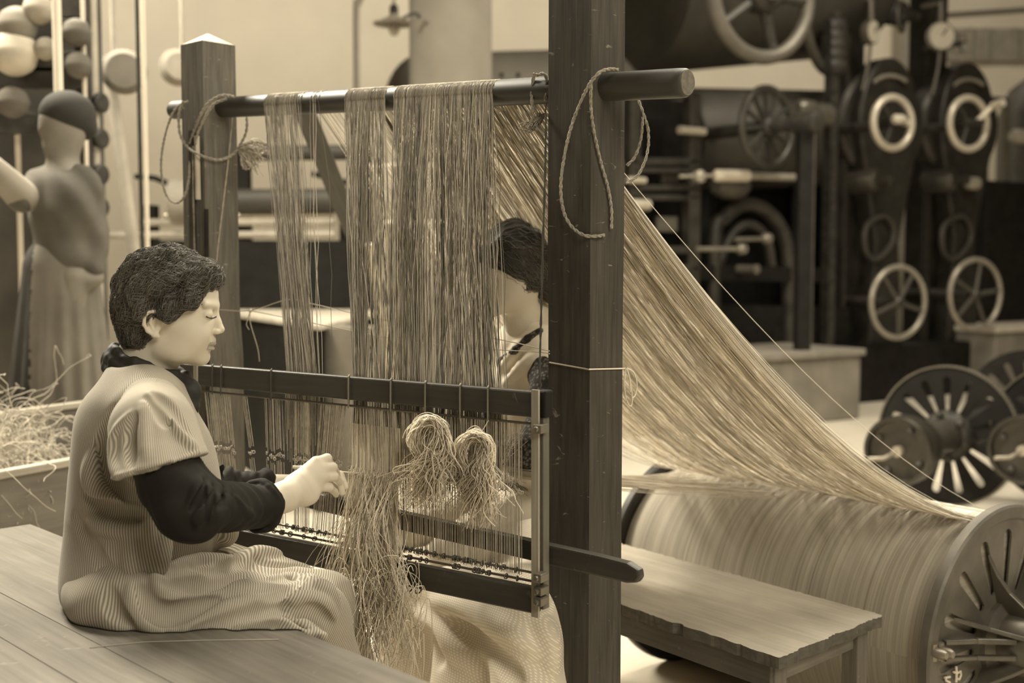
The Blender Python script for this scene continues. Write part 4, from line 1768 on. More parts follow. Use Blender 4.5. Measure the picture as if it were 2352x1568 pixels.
for z, lo, hi in ((ZT0 - .014, 458, 1236), (ZB1 + .012, 560, 1236), (ZB1 + .030, 560, 1236)):
    b = MB()
    b.tube([hp(lo, z, .002), hp(hi, z, .002)], .0028, 8)
    b.build('heddle_rod', m_flat('rod_steel', .16, .35, .6), t_h, smooth=True)
for u, m_ in ((487, 0), (507, 0), (622, 0), (800, 1), (897, 1), (976, 1), (1056, 1), (1120, 1)):
    b = MB()
    zt, zb = ZT1 + .003, ZT0 - .018
    f = .016
    b.tube([hp(u, zb, f * .6), hp(u, ZT0, f), hp(u, zt - .002, f), hp(u + 2, zt, 0), hp(u + 2, zt - .002, -f), hp(u + 2, ZT0, -f), hp(u, zb, 0)], .0018, 6)
    b.build('cord_wrap', m_flat('cord_wrap', .20 if m_ else .06, .8), t_h, smooth=True)
M_knot = m_flat('knots', .10, .8)
for u in (935, 955):
    b = MB()
    b.tube(spline([hp(u, ZB1 + .012, .018), hp(u - 1, ZB0, .018), hp(u, ZB0 - .008, .014), hp(u + 8, ZB0 - .010, .004), hp(u + 14, ZB0 - .004, -.01)], 4), .0017, 6)
    b.build('cord_wrap', m_flat('cord_dark', .06, .8), t_h, smooth=True)
for k in range(80):
    b = MB()
    u = RNG.uniform(600, 1190)
    z = ZB1 + .012 + (.018 if RNG.random() < .5 else 0)
    c = hp(u, z, .003)
    b.ring(c, hd + RNG.normal(size=3) * .3, .0055, .0016, 8, 4)
    b.build('knot', M_knot, t_h)
for (z, off) in ((ZB1 + .03, .02), (ZB1 + .0, .01), (ZB1 - .02, .015), (ZT0 - .02, .012)):
    c = hp(1243, z, off)
    b = MB()
    b.obox(c, hd, hn, (0, 0, 1), .02, .03, .018)
    b.lathe(c + hn * .01, hn, [(0, .006), (.012, .006)], 10)
    b.build('corner_block', m_flat('hardware', .2, .4, .6), t_h, bevel=.002)

# heddles
M_hed = m_flat('heddle_wire', .42, .5, .1, var=.35, scale=60)
M_hed2 = m_flat('heddle_cotton', .46, .8, var=.2, scale=60)
ZE = .93
groups = [(467, 528, 17, 12), (554, 568, 4, 16), (607, 650, 11, 4), (674, 710, 14, 0), (737, 795, 22, -10), (803, 830, 5, -6), (827, 912, 34, 3), (918, 1010, 38, 2), (1010, 1200, 64, 0)]
top_us = []
for lo, hi, n, lean in groups:
    for k in range(n):
        u = lo + (hi - lo) * (k + .5) / n + RNG.normal() * .9
        top_us.append((u, lean))
order = list(range(len(top_us)))
RNG.shuffle(order)
indiv = set(order[:100])
HEYES = []


def heddle_path(u, lean, jit):
    zt = ZT0 - .016
    zb = ZB1 + .02
    ub = u + lean * 2.2
    ue = u + lean
    off = jit
    e = hp(ue, ZE + RNG.normal() * .004, off)
    return [hp(u, zt, off), e + V(0, 0, .014), e, e - V(0, 0, .014), hp(ub, zb, off)], e


rest = MB()
for i, (u, lean) in enumerate(top_us):
    path, e = heddle_path(u, lean, RNG.uniform(-.008, .006))
    HEYES.append((u, e))
    b = MB() if i in indiv else rest
    b.tube([path[0], path[1]], .0009, 4, cap=False)
    b.tube([path[3], path[4]], .0008, 4, cap=False)
    b.ring(e, hn + RNG.normal(size=3) * .5, .0036, .0013, 7, 4)
    if i in indiv:
        b.build('heddle', M_hed if u < 800 else M_hed2, t_h)
rest.build('heddle_set', M_hed2, t_h)
bpy.data.objects['heddle_set']['kind'] = 'stuff'

# lever through the frame
b = MB()
l1 = hq(1219, 1260, -.05)
l0 = hq(640, 1126, -.05)
ld = nrm(l1 - l0)
Ltip = PP(1483, 1316, HR - hn * .05, hn)
pl = [l0, l1, Ltip]
H2 = .0205
side = hn * -1
out = []
Lw = np.linalg.norm(Ltip - l0)
outl = [(0, -H2), (Lw - .03, -H2 * 1.05), (Lw - .008, -H2 * .8), (Lw, -H2 * .3), (Lw - .004, H2 * .5), (Lw - .03, H2 * .95), (Lw - .1, H2 * 1.05), (0, H2)]
Xd = nrm(Ltip - l0)
Zd = nrm(V(0, 0, 1) - Xd * Xd[2])
b.prism(outl, l0, Xd, Zd, .024)
tag(b.build('treadle_lever', M_bar, bevel=.005), 'dark wooden lever crossing behind the harness and past the near post', 'lever')

# ================================================================ wound beam behind the bench
BC1 = V(1.337, 3.18, .365)     # near flange
BC0 = V(.627, 4.09, .365)      # far flange
bax = nrm(BC1 - BC0)
BLn = np.linalg.norm(BC1 - BC0)
YR = .338
t_b = thing('warp_beam', 'big iron warp beam wound full of yarn at the lower right', 'warp beam', (*((BC0 + BC1) / 2)[:2], 0))
b = MB()
prof = [(0.0, YR * .97), (.03, YR * .985)] + [(BLn * q, YR) for q in np.linspace(.06, .94, 12)] + [(BLn - .03, YR * .985), (BLn - .0, YR * .97)]
b.lathe(BC0, bax, prof, 96)
b.build('wound_yarn', m_wound('wound_yarn', .33), t_b, smooth=True)
M_fl = m_flat('flange_iron', .12, .5, .25, var=.3, scale=10, bump=.15)
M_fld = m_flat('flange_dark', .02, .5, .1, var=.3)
FR = .372
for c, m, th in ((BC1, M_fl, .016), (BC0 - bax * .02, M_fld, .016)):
    b = MB()
    slotted(b, c + bax * .010, bax, FR - .001, .085, .140, .305, 15, .012, .021, .006, .05)
    flg = b.build('flange', m, t_b)
    flange_front = flg if c is BC1 else flange_front
    b = MB()
    s_ = 1
    b.lathe(c - bax * .003, bax, [(0, FR - .006), (.0, FR), (.024, FR), (.030, FR - .006), (.030, FR - .034), (.024, FR - .040), (.005, FR - .042), (0, FR - .03), (0, FR - .006)], 96, caps=False)
    b.build('rim', m, t_b, smooth=True)
hubm = m_flat('hub_iron', .13, .4, .4, var=.25, scale=14, bump=.1)
b = MB()
b.lathe(BC1 + bax * .01, bax, [(0, .115), (.02, .112), (.035, .085), (.12, .082), (.125, .078), (.128, .078), (.132, .084), (.30, .084), (.31, .08)], 48)
b.build('hub', hubm, t_b, smooth=True)
nx = nrm(np.cross(bax, V(0, 0, 1)))
if nx[1] > 0:
    nx = -nx          # towards the camera-left
for k, a in enumerate([math.radians(q) for q in (20, 70, 120, 170, 220, 270, 320)]):
    d = nx * math.cos(a) + V(0, 0, 1) * math.sin(a)
    sd = np.cross(bax, d)
    b = MB()
    # curved gusset from the hub out to the plate
    outl = [(.07, 0), (.26, 0), (.20, .018), (.15, .045), (.11, .085), (.075, .115)]
    b.prism(outl, BC1 + bax * .014 - sd * .006, d, bax, .013)
    b.build('gusset', hubm, t_b, bevel=.003, smooth=False)
# clamp strap and bolts across the flange
d = nx * math.cos(math.radians(-6)) + V(0, 0, 1) * math.sin(math.radians(6))
for s_, off in ((1, .022), (-1, -.022)):
    b = MB()
    p0 = BC1 + d * .30 + bax * .025 + V(0, 0, off)
    p1 = BC1 + d * .085 + bax * .10 + V(0, 0, off)
    b.bar(p0, (p0 + p1) / 2 + bax * -.012, .016, .012, up=V(0, 0, 1))
    b.bar((p0 + p1) / 2 + bax * -.012, p1, .016, .014, up=V(0, 0, 1))
    b.build('clamp_strap', hubm, t_b, bevel=.003)
for q in (.315, .345):
    b = MB()
    p0 = BC1 + d * q + bax * .02
    b.lathe(p0, bax, [(0, .013), (.03, .014), (.04, .009)], 12)
    b.lathe(p0 + V(0, 0, .0), V(0, 0, 1), [(-.022, .012), (.022, .012)], 10)
    b.build('clamp_bolt', m_flat('bolt_iron', .3, .4, .5), t_b, smooth=True)
# chalked figures on the flange
M_chalk = m_flat('chalk', .75, .95)
b = MB()


def fpt(u, v):
    return PP(u, v, BC1 + bax * .0225, bax)


for st in ([(2196, 1530), (2197, 1545), (2196, 1566)], [(2190, 1543), (2200, 1545), (2206, 1541), (2207, 1550), (2203, 1560), (2199, 1558)],
           [(2170, 1556), (2182, 1554)], [(2172, 1556), (2173, 1563), (2181, 1566), (2183, 1574), (2174, 1580)]):
    b.tube([fpt(u, v) for u, v in st], .0032, 5)
b.build('chalk_mark', M_chalk, flange_front)

# ================================================================ yarn
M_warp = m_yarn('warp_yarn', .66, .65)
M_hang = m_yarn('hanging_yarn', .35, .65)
rg = np.random.default_rng(21)


def arc(c, a0, a1, n=7, r=RR + .0012):
    """around the roller, from the girl's side (0) over the top (90) to the back (180)"""
    return [c + RF * math.cos(a) * r + RU * math.sin(a) * r for a in np.linspace(a0, a1, n)]


# hanging bundles: roller columns -> columns at the harness top
bund = [(626, 700, 660, 726, 70, 0.55), (702, 712, 705, 722, 4, 0), (732, 752, 715, 760, 5, 0), (812, 868, 812, 842, 70, .6), (868, 905, 850, 900, 26, 0),
        (925, 1010, 890, 985, 100, .3), (1008, 1148, 985, 1146, 150, .2), (1148, 1152, 1160, 1166, 3, 0), (812, 820, 855, 875, 6, 0)]
L = []
for (a0_, a1_, b0, b1, n, pinch) in bund:
    n = int(n * (1.7 if n > 10 else 1))
    for k in range(n):
        f = (k + rg.random()) / n
        g = f + rg.normal() * .10
        c = rol(a0_ + (a1_ - a0_) * min(1, max(0, f + rg.normal() * .02)))
        top = c + RF * RR
        ub = b0 + (b1 - b0) * min(1.03, max(-.03, g))
        bot = hp(ub, ZT1 + .004, -.022 - rg.random() * .012)
        low = hp(ub + rg.normal() * 3, ZT1 - .10 - rg.random() * .15, -.02)
        pts = list(reversed(arc(c, 0, math.radians(178), 7)))
        m = 9
        mid = []
        wob = rg.normal(size=2) * .006
        for j in range(1, m):
            s = j / m
            q = top * (1 - s) + bot * s
            bow = math.sin(PI * s)
            xs = (ub - (a0_ + (a1_ - a0_) * f))
            q = q + rd * (wob[0] * bow + .004 * rg.normal() * bow) + RF * wob[1] * bow
            if pinch:
                cen = rol((a0_ + a1_) / 2)
                cb = hp((b0 + b1) / 2, ZT1, -.03)
                cc = (cen * (1 - s) + cb * s)
                dxy = (q - cc)
                q = q - rd * dxy.dot(rd) * pinch * .55 * s * bow
            mid.append(q)
        L.append(np.array(pts + [top + V(0, 0, -.004)] + mid + [bot, low]))
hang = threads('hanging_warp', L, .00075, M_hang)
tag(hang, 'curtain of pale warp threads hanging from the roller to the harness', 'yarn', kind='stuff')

# sheet from the roller down to the beam
L = []
top_axis = lambda s, r=YR + .002: BC0 + bax * (BLn * s) + V(0, 0, r)
bperp = V(-bax[1], bax[0], 0)
if bperp[1] > 0:
    bperp = -bperp       # towards the camera-left: the side the yarn comes from
for k in range(1150):
    f = rg.random()
    if k < 1040:
        f = f ** .72
        s = .16 + .82 * f
        ur = 860 + (1250 - 860) * (f + rg.normal() * .06)
        sag = .20 - .04 * f + rg.normal() * .010
    else:
        s = .04 + .3 * f
        ur = 690 + 250 * f
        sag = .20 + rg.normal() * .02
    ur = min(1252, max(640, ur))
    c = rol(ur)
    a1_ = math.radians(165)
    pts = arc(c, math.radians(95), a1_, 5)
    st = pts[-1]
    s = min(.985, max(.02, s + rg.normal() * .006))
    # leaves the beam a little before its crown
    ang = math.radians(8 + rg.random() * 6)
    cc = BC0 + bax * (BLn * s)
    en = cc + (bperp * math.sin(ang) + V(0, 0, 1) * math.cos(ang)) * (YR + .0015)
    m = 15
    for j in range(1, m):
        q = j / m
        p = st * (1 - q) + en * q
        # deeper near the beam
        p = p - V(0, 0, 1) * sag * 4 * q * (1 - q) * (.75 + .5 * q)
        # keep outside the beam
        rel = p - BC0
        al = rel.dot(bax)
        rad = rel - bax * al
        rl = np.linalg.norm(rad)
        if rl < YR + .003:
            p = BC0 + bax * al + rad / rl * (YR + .003)
        pts.append(p)
    pts.append(en)
    for a in (math.radians(2), math.radians(-12)):
        pts.append(cc + (bperp * math.sin(a) + V(0, 0, 1) * math.cos(a)) * (YR + .001))
    L.append(np.array(pts))
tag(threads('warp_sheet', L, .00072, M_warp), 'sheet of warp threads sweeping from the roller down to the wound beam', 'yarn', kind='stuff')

# one slack thread above the sheet
c_ = rol(1252) + RU * RR
e_ = top_axis(.985)
sp_ = [c_ * (1 - q) + e_ * q - V(0, 0, 1) * .105 * 4 * q * (1 - q) * (.75 + .5 * q) for q in np.linspace(0, 1, 18)]
tag(threads('slack_thread', [np.array(sp_)], .0010, m_yarn('slack', .6, .1)), 'single slack thread stretched just above the warp sheet', 'thread')

# low threads from the beam to the right end of the harness
L = []
for k in range(120):
    s = .03 + .42 * rg.random()
    cc = BC0 + bax * (BLn * s)
    ang = math.radians(20 + 8 * rg.random())
    en = cc + (bperp * math.sin(ang) + V(0, 0, 1) * math.cos(ang)) * (YR + .0015)
    st = hp(rg.uniform(1150, 1215), ZE + rg.normal() * .006, -.02)
    if k % 10 == 0:
        st = hp(rg.uniform(1150, 1215), ZT0 - rg.random() * .06, -.02)
    sg = .004 + .012 * rg.random()
    pts = [st, st * .5 + V(-.04, 2.80, .90) * .5]
    st = V(-.04 + .03 * rg.random(), 2.80, .88 + .03 * rg.random())
    for j in range(15):
        q = j / 14
        p = st * (1 - q) + en * q - V(0, 0, 1) * sg * 4 * q * (1 - q)
        rel = p - BC0
        al = rel.dot(bax)
        rad = rel - bax * al
        rl = np.linalg.norm(rad)
        if rl < YR + .003:
            p = BC0 + bax * al + rad / rl * (YR + .003)
        pts.append(p)
    for a in (12, 0, -12):
        a = math.radians(a)
        pts.append(cc + (bperp * math.sin(a) + V(0, 0, 1) * math.cos(a)) * (YR + .001))
    L.append(np.array(pts))
tag(threads('low_warp', L, .0007, m_yarn('low_warp', .62, .3)), 'loose low band of pale threads between the beam and the harness', 'yarn', kind='stuff')

# threads drawn to the eyes and hanging ends below them
L, rad = [], []
for k in range(210):
    f = rg.random()
    u = 808 + 112 * f
    st = hp(u, ZE + (f * -.004) + rg.normal() * .004, .006)
    n = 18
    u1 = 780 + 170 * (.25 * f + .75 * rg.random())
    drop = rg.uniform(.12, .42)
    pts = [hp(u, ZE + .10, -.004), st]
    d = V(0, 0, -.02)
    p = st.copy()
    side = rg.normal() * .004
    curl = rg.normal() * .6
    for j in range(n):
        q = j / n
        d = d * .86 + V(0, 0, -.0031) + hd * (side * .2 * (q < .4) - .0004 + rg.normal() * .0021) + hn * (.0006 + rg.normal() * .0016)
        if q > .75 and drop > .3:
            d = d + hd * math.cos(curl * j) * .004
        p = p + d * (drop / .30)
        rel = np.dot(p - HR, hn)
        if rel < .018:
            p = p + hn * (.018 - rel)
        pts.append(p.copy())
    L.append(np.array(spline(pts, 2)))
    rad.append(.0008)
tag(threads('hanging_thread_ends', L, rad, m_yarn('thread_ends', .76, .35)), 'pale tangle of loose thread ends hanging below the needle hook', 'yarn', kind='stuff')
# a dense tassel over the lower bar
L = []
for k in range(190):
    u0 = 835 + 75 * rg.random()
    st = hp(u0, ZE - .06 * rg.random(), .014)
    u1, v1 = 795 + 165 * rg.beta(1.5, 1.3), 1340 + 190 * rg.random()
    en = hq(u1, v1, .05 + .05 * rg.random())
    m = 14
    w = rg.normal(size=(3, 3)) * .017
    pts = []
    for j in range(m + 1):
        q = j / m
        qq = q ** 1.25
        p = st * (1 - q) + en * q
        p = p + hd * ((u0 - 870) / 2700 * 2.6 * -.3 * math.sin(PI * q)) + hd * w[0][0] * math.sin(PI * q * 1.0) + hn * (w[1][0] * math.sin(PI * 1.5 * q) + .02 * math.sin(PI * q)) + hd * w[2][0] * .5 * math.sin(2.2 * PI * q) * q
        pts.append(p)
    L.append(np.array(spline(pts, 2)))
tag(threads('yarn_tassel', L, .00085, m_yarn('tassel_yarn', .64, .45)), 'thick tassel of yarn falling over the lower harness bar', 'yarn', kind='stuff')
# loose crossing threads low down
L = []
for k in range(110):
    c = hq(rg.uniform(775, 940), rg.uniform(1330, 1500), .07)
    R_ = .02 + .05 * rg.random()
    a0_ = rg.random() * 6
    w = rg.uniform(1.5, 4.5)
    e1 = hd * rg.uniform(.5, 1.3)
    e2 = V(0, 0, 1) * rg.uniform(.6, 1.5)
    L.append(np.array([c + e1 * R_ * math.cos(a0_ + q) + e2 * R_ * math.sin(a0_ + q * (1 + .1 * k % 2)) + hn * .03 * math.sin(q * 1.3 + k) for q in np.linspace(0, w, 16)]))
tag(threads('loose_thread_loops', L, .0009, m_yarn('loose_yarn', .66, .35)), 'loose looping threads over the lap at the table edge', 'yarn', kind='stuff')
# a few long ones lying over the skirt
L = []
for pts in ([(800, 1240, .03), (740, 1285, .05), (680, 1330, .08), (650, 1352, .10)], [(795, 1250, .03), (760, 1310, .06), (725, 1350, .10), (680, 1368, .12), (640, 1370, .14), (610, 1385, .15)],
            [(800, 1290, .03), (780, 1360, .08), (800, 1420, .1), (830, 1450, .1)], [(780, 1330, .05), (820, 1356, .08), (870, 1352, .1)], [(830, 1380, .07), (760, 1420, .12), (715, 1432, .15)]):
    L.append(np.array(spline([hq(*p) for p in pts], 8)))
tag(threads('stray_threads', L, .0010, m_yarn('stray', .62, .1)), 'stray pale threads trailing over the striped skirt', 'thread')

# two hanks tied to the harness
for (lab, cu, cv, wu, hv, dn) in (('left of two coiled hanks of yarn hung on the harness', 985, 1010, 42, 48, 105), ('right of two coiled hanks of yarn hung on the harness', 1092, 1040, 40, 44, 110)):
    tk = thing('yarn_hank', lab, 'yarn', hq(cu, cv, .03), 'coiled hanks on the harness')
    L = []
    for k in range(190):
        ax1, ay1 = wu * rg.uniform(.55, 1.05), hv * rg.uniform(.6, 1.1)
        ccx, ccy = cu + rg.normal() * 5, cv + rg.normal() * 5
        off = .020 + rg.random() * .035
        a_st, a_en = rg.uniform(150, 235), rg.uniform(-40, 60)
        if k % 4 == 0:
            a_st, a_en = rg.uniform(30, 90), rg.uniform(-60, 20)
        pts = [hq(ccx + ax1 * math.cos(a) * (1 - .12 * math.sin(3 * a + k)), ccy - ay1 * math.sin(a) * (1 + .10 * math.sin(2 * a + k)), off + .004 * math.sin(a * 2 + k)) for a in np.radians(np.linspace(a_st, a_en, 10))]
        lu, lv = ccx + ax1 * math.cos(math.radians(a_en)), ccy - ay1 * math.sin(math.radians(a_en))
        tu = cu + rg.normal() * 30 + (-34 if (cu < 1000 and rg.random() < .45) else 8)
        tv = cv + 40 + dn * rg.uniform(.25, 1.25)
        wv, w2 = rg.normal() * 9, rg.normal() * 6
        for j in range(1, 9):
            q = j / 8
            pts.append(hq(lu + (tu - lu) * q + wv * math.sin(PI * 2 * q) + w2 * math.sin(PI * 3.3 * q), lv + (tv - lv) * q ** .9 + 4 * math.sin(5 * q + k), off + .012 * math.sin(PI * q)))
        L.append(np.array(spline(pts, 2)))
    for k in range(30):
        sc = rg.uniform(.6, 1.2)
        pts = [hq(cu + rg.normal() * 2 + 30 * sc * math.cos(q), cv + 70 + 50 * sc * math.sin(q), .03 + .02 * rg.random()) for q in np.linspace(rg.uniform(-1, 0), rg.uniform(2, 4.5), 14)]
        L.append(np.array(spline(pts, 2)))
    threads('strands', L, .0010, m_yarn('hank_yarn', .78, .35), parent=tk)
    L = [np.array(spline([hq(cu + 18 if cu < 1000 else cu + 30, 958 if cu < 1000 else 965, .012), hq(cu + 5, cv - 30, .05), hq(cu - 5, cv + 10, .055), hq(cu - 12, cv + 30, .045)], 6))]
    o = threads('tie_thread', L, .0013, m_yarn('tie', .55, .1), parent=tk)

# lease cords from the left post to the near post
M_cord = m_yarn('cord', .62, .1)
fpl = PL + LD * .064
c_a = PP(500, 711, fpl, LD)
c_b = P(575, 713, 3.36)


def mid(u, v, Y):
    return P(u, v, Y)


def wrap_near(v1, v2):
    pl_, pr_ = PN + LN * (PS / 2 + .003), PN + LD * (PS / 2 + .003)
    return [PP(1264, v1, pl_, LN), PP(1345, (v1 + v2) / 2 + 6, pl_, LN), PP(1437, v2, pr_, LD)]


L = []
cords = [[c_a, c_b, mid(660, 688, 3.25), mid(715, 697, 3.15), mid(860, 730, 2.98), mid(1000, 755, 2.85), mid(1160, 782, 2.7), PP(1262, 806, PN + LN * .065, LN)],
         [c_b, mid(715, 741, 3.18), mid(890, 775, 2.97), mid(1040, 796, 2.83), mid(1230, 808, 2.66), PP(1262, 812, PN + LN * .065, LN)]]
for k, c in enumerate(cords):
    b = MB()
    b.tube(spline(c, 5), .0013, 6)
    tag(b.build('lease_cord', M_cord, smooth=True), ['upper', 'lower'][k] + ' pale lease cord stretched between the posts across the warp', 'cord', 'lease cords across the warp')
b = MB()
b.tube([PP(1262, 832, PN + LN * .062, LN), PP(1346, 847, PN + LN * .062, LN), PP(1352, 848, PN + LD * .062, LD), PP(1436, 846, PN + LD * .062, LD)], .0018, 6)
for pts in ([(1438, 845), (1434, 880), (1438, 915), (1446, 932), (1452, 925), (1450, 890), (1444, 860), (1440, 846)], [(1440, 845), (1455, 855), (1463, 880), (1460, 905), (1452, 915)], [(1440, 848), (1446, 870), (1448, 900)]):
    b.tube(spline([PP(u, v, PN + LD * .066, LD) for u, v in pts], 4), .0016, 6)
tag(b.build('tie_cord', m_yarn('white_cord', .7, .05), smooth=True), 'white cord tied round the near post with a hanging bow', 'cord')
b = MB()
b.tube(spline([c_b, mid(574, 735, 3.36), mid(580, 760, 3.36), mid(592, 800, 3.36), mid(596, 830, 3.36)], 4), .0012, 6)
b.tube(spline([c_b, mid(570, 730, 3.36), mid(566, 745, 3.36), mid(572, 757, 3.36)], 4), .0012, 6)
b.lathe(c_b - V(0, 0, .006), (0, 0, 1), [(0, .003), (.006, .007), (.012, .003)], 8)
tag(b.build('cord_end', M_cord, smooth=True), 'loose knotted cord end hanging beside the left post', 'cord')

# ropes on the posts


def lpost(u, v, off=.01):
    a = PP(u, v, PL + LN * (.0625 + off), LN)
    b_ = PP(u, v, PL + LD * (.0625 + off), LD)
    return a if a[1] > b_[1] else b_


def npost(u, v, off=.01):
    a = PP(u, v, PN + LN * (PS / 2 + off), LN)
    b_ = PP(u, v, PN + LD * (PS / 2 + off), LD)
    return a if a[1] > b_[1] else b_


M_rope = m_flat('hemp_rope', .30, .9, var=.35, scale=220, bump=.5)


def rope(name, lab, paths, f, r, m=M_rope, cat='rope', group=None):
    b = MB()
    for pts in paths:
        sp = spline([f(*p) for p in pts], 6)
        # two twisted strands
        for ph in (0, PI):
            tw = []
            acc = 0
            for i, p in enumerate(sp):
                if i:
                    acc += np.linalg.norm(sp[i] - sp[i - 1])
                a = sp[min(i + 1, len(sp) - 1)] - sp[max(i - 1, 0)]
                a = nrm(a)
                n1 = nrm(np.cross(a, V(.3, 1, .2)))
                n2 = np.cross(a, n1)
                th = acc / .016 * 2 * PI * .5 + ph
                tw.append(p + (n1 * math.cos(th) + n2 * math.sin(th)) * r * .45)
            b.tube(tw, r * .62, 6)
    return tag(b.build(name, m, smooth=True), lab, cat, group)


rope('rope_loop', 'rope loop hanging outside the left post from the roller end',
     [[(432, 232, .02), (405, 248, .03), (385, 290, .03), (372, 350, .03), (371, 400, .03), (382, 448, .03), (405, 466, .03), (425, 448, .03), (434, 410, .02), (436, 370, .01)]], lpost, .0042)
rope('rope_loop', 'rope slung round the left post and knotted right of it',
     [[(420, 232, .03), (411, 262, .03), (413, 305, .03), (428, 335, .02), (455, 354, .016), (498, 367, .012), (530, 358, .012), (548, 338, .016), (565, 305, .02), (567, 270, .02), (560, 240, .01)],
      [(538, 222, .09), (510, 219, .085), (482, 234, .05), (462, 262, .02), (446, 300, .012), (436, 330, .01)],
      [(520, 226, .085), (490, 240, .05), (468, 275, .02), (452, 312, .012), (447, 350, .01)],
      [(548, 338, .016), (560, 332, .02), (590, 326, .02), (625, 336, .02)]], lpost, .0046)
L = []
for k in range(60):
    a = rg.normal()
    p0 = lpost(550, 342, .02)
    pts = [p0]
    tu, tv = (585 + rg.normal() * 12, 385 + rg.normal() * 10) if k < 30 else (612 + rg.normal() * 16, 348 + rg.normal() * 12)
    p1 = lpost(tu, tv, .02)
    for j in range(1, 8):
        q = j / 7
        pts.append(p0 * (1 - q) + p1 * q + V(0, 0, 1) * .012 * math.sin(PI * q) * a + rg.normal(size=3) * .0015)
    L.append(np.array(spline(pts, 2)))
tag(threads('rope_tassel', L, .0015, m_yarn('rope_fibre', .38, .4)), 'frayed rope end sticking out right of the left post', 'rope')
rope('post_cord', 'thin cord running down the left face of the left post', [[(443, 335, .012), (444, 450, .012), (448, 620, .012)]], lpost, .0026)
rope('post_cord', 'pale thin cord running down the front face of the left post', [[(534, 262, .004), (524, 370, .004), (512, 470, .004), (500, 570, .004), (492, 660, .004)]], lpost, .0022, m_flat('pale_cord', .45, .9))
rope('rope_loop', 'large rope loop hanging over the face of the near post',
     [[(1420, 160, .05), (1398, 159, .05), (1375, 168, .045), (1350, 200, .035), (1322, 262, .012), (1303, 325, .01), (1290, 400, .01), (1289, 452, .01), (1298, 495, .01), (1318, 525, .01), (1345, 541, .01), (1372, 542, .01), (1388, 540, .008)],
      [(1358, 185, .03), (1357, 240, .012), (1364, 300, .008), (1380, 372, .008), (1396, 430, .008), (1404, 480, .008), (1404, 525, .008)]], npost, .0040)
rope('rope_loop', 'rope loops drooping beyond the right edge of the near post',
     [[(1464, 222, .015), (1478, 262, .03), (1489, 300, .03), (1487, 350, .03), (1470, 395, .02), (1450, 415, .01), (1437, 421, .004)],
      [(1477, 268, .03), (1472, 320, .03), (1458, 360, .02), (1440, 380, .006)]], npost, .0036)
rope('roller_cord', 'cord wound round the roller just left of the near post and knotted',
     [[(1228, 168, 0.0), (1222, 200, 0), (1222, 236, 0), (1226, 258, 0)], [(1232, 172, 0), (1250, 170, 0), (1256, 188, 0), (1252, 232, 0)]],
     lambda u, v, o: P(u, v, rol(u)[1] - .034), .0042)
L = []
for k in range(26):
    p0 = P(1252, 262, 2.66)
    p1 = P(1212 + rg.normal() * 12, 296 + rg.normal() * 7, 2.64)
    pts = [p0 * (1 - q) + p1 * q + V(0, 0, 1) * math.sin(PI * q) * rg.normal() * .008 for q in np.linspace(0, 1, 8)]
    L.append(np.array(pts))
L.append(np.array([P(1262, 318, 2.6), P(1230, 290, 2.64), P(1252, 262, 2.66), P(1256, 232, 2.70)]))
tag(threads('cord_tassel', L, .0018, m_yarn('cord_fibre', .30, .3)), 'small frayed cord knot beside the near post below the roller', 'cord')
rope('hanging_cord', 'dark twisted cord hanging straight down beside the near post', [[(1254, 262, 0), (1252, 400, 0), (1247, 560, 0), (1243, 720, 0), (1240, 842, 0), (1241, 900, 0)]],
     lambda u, v, o: P(u, v, 2.60 - (v - 262) / 640 * .20), .0030, m_flat('dark_cord', .05, .9))


# ================================================================ people
M_skin = m_flat('skin', .68, .5, var=.04, scale=6, spec=.35)
M_skin.node_tree.nodes['Principled BSDF'].inputs['Subsurface Weight'].default_value = .08
M_skin.node_tree.nodes['Principled BSDF'].inputs['Subsurface Radius'].default_value = (.012, .008, .006)
M_lip = m_flat('lip', .40, .5)
M_hair = m_flat('dark_hair', .040, .55, var=.5, scale=60, spec=.5)
M_strand = m_yarn('hair_strands', .12, .8, .30, .7)
M_strp = m_stripe('striped_cotton', .23, .52, .0052)
M_darkb = m_flat('dark_blouse', .018, .8, var=.4, scale=7, spec=.25)
M_collar = m_flat('dark_collar', .022, .7, var=.3, scale=9)


def grad(f, p):
    ij = np.round((p - f.lo) / f.h).astype(int)
    ij = np.clip(ij, 1, f.n - 2)
    i, j, k = ij.T
    g = np.stack([f.F[i + 1, j, k] - f.F[i - 1, j, k], f.F[i, j + 1, k] - f.F[i, j - 1, k], f.F[i, j, k + 1] - f.F[i, j, k - 1]], axis=1)
    return f.F[i, j, k], g / (np.linalg.norm(g, axis=1, keepdims=True) + 1e-9)


def strands(name, f, flow, n, steps, step, r, mat, parent, seed, lift=(.0005, .004), ok=None, wav=.5):
    rg = np.random.default_rng(seed)
    v, q = f.mesh()
    if ok is not None:
        v = v[ok(v)]
    p = v[rg.integers(0, len(v), n)].astype(float)
    off = rg.uniform(lift[0], lift[1], n)
    P_ = [p.copy()]
    ph = rg.uniform(0, 6.28, n)
    for s_ in range(steps):
        d = flow(p)
        d = d + rg.normal(size=(n, 3)) * .16
        F_, g = grad(f, p)
        sw = np.cross(g, d)
        d = d + sw * (wav * np.sin(ph * .25 + s_ * .8 + p[:, 2] * 60 + p[:, 0] * 25))[:, None]
        d = d - g * (d * g).sum(1, keepdims=True)
        d /= np.linalg.norm(d, axis=1, keepdims=True) + 1e-9
        p = p + d * step
        F_, g = grad(f, p)
        p = p + g * ((off - F_) * .7)[:, None]
        P_.append(p.copy())
    A = np.stack(P_, axis=1)
    return threads(name, [a for a in A], r, mat, parent, sides=3)


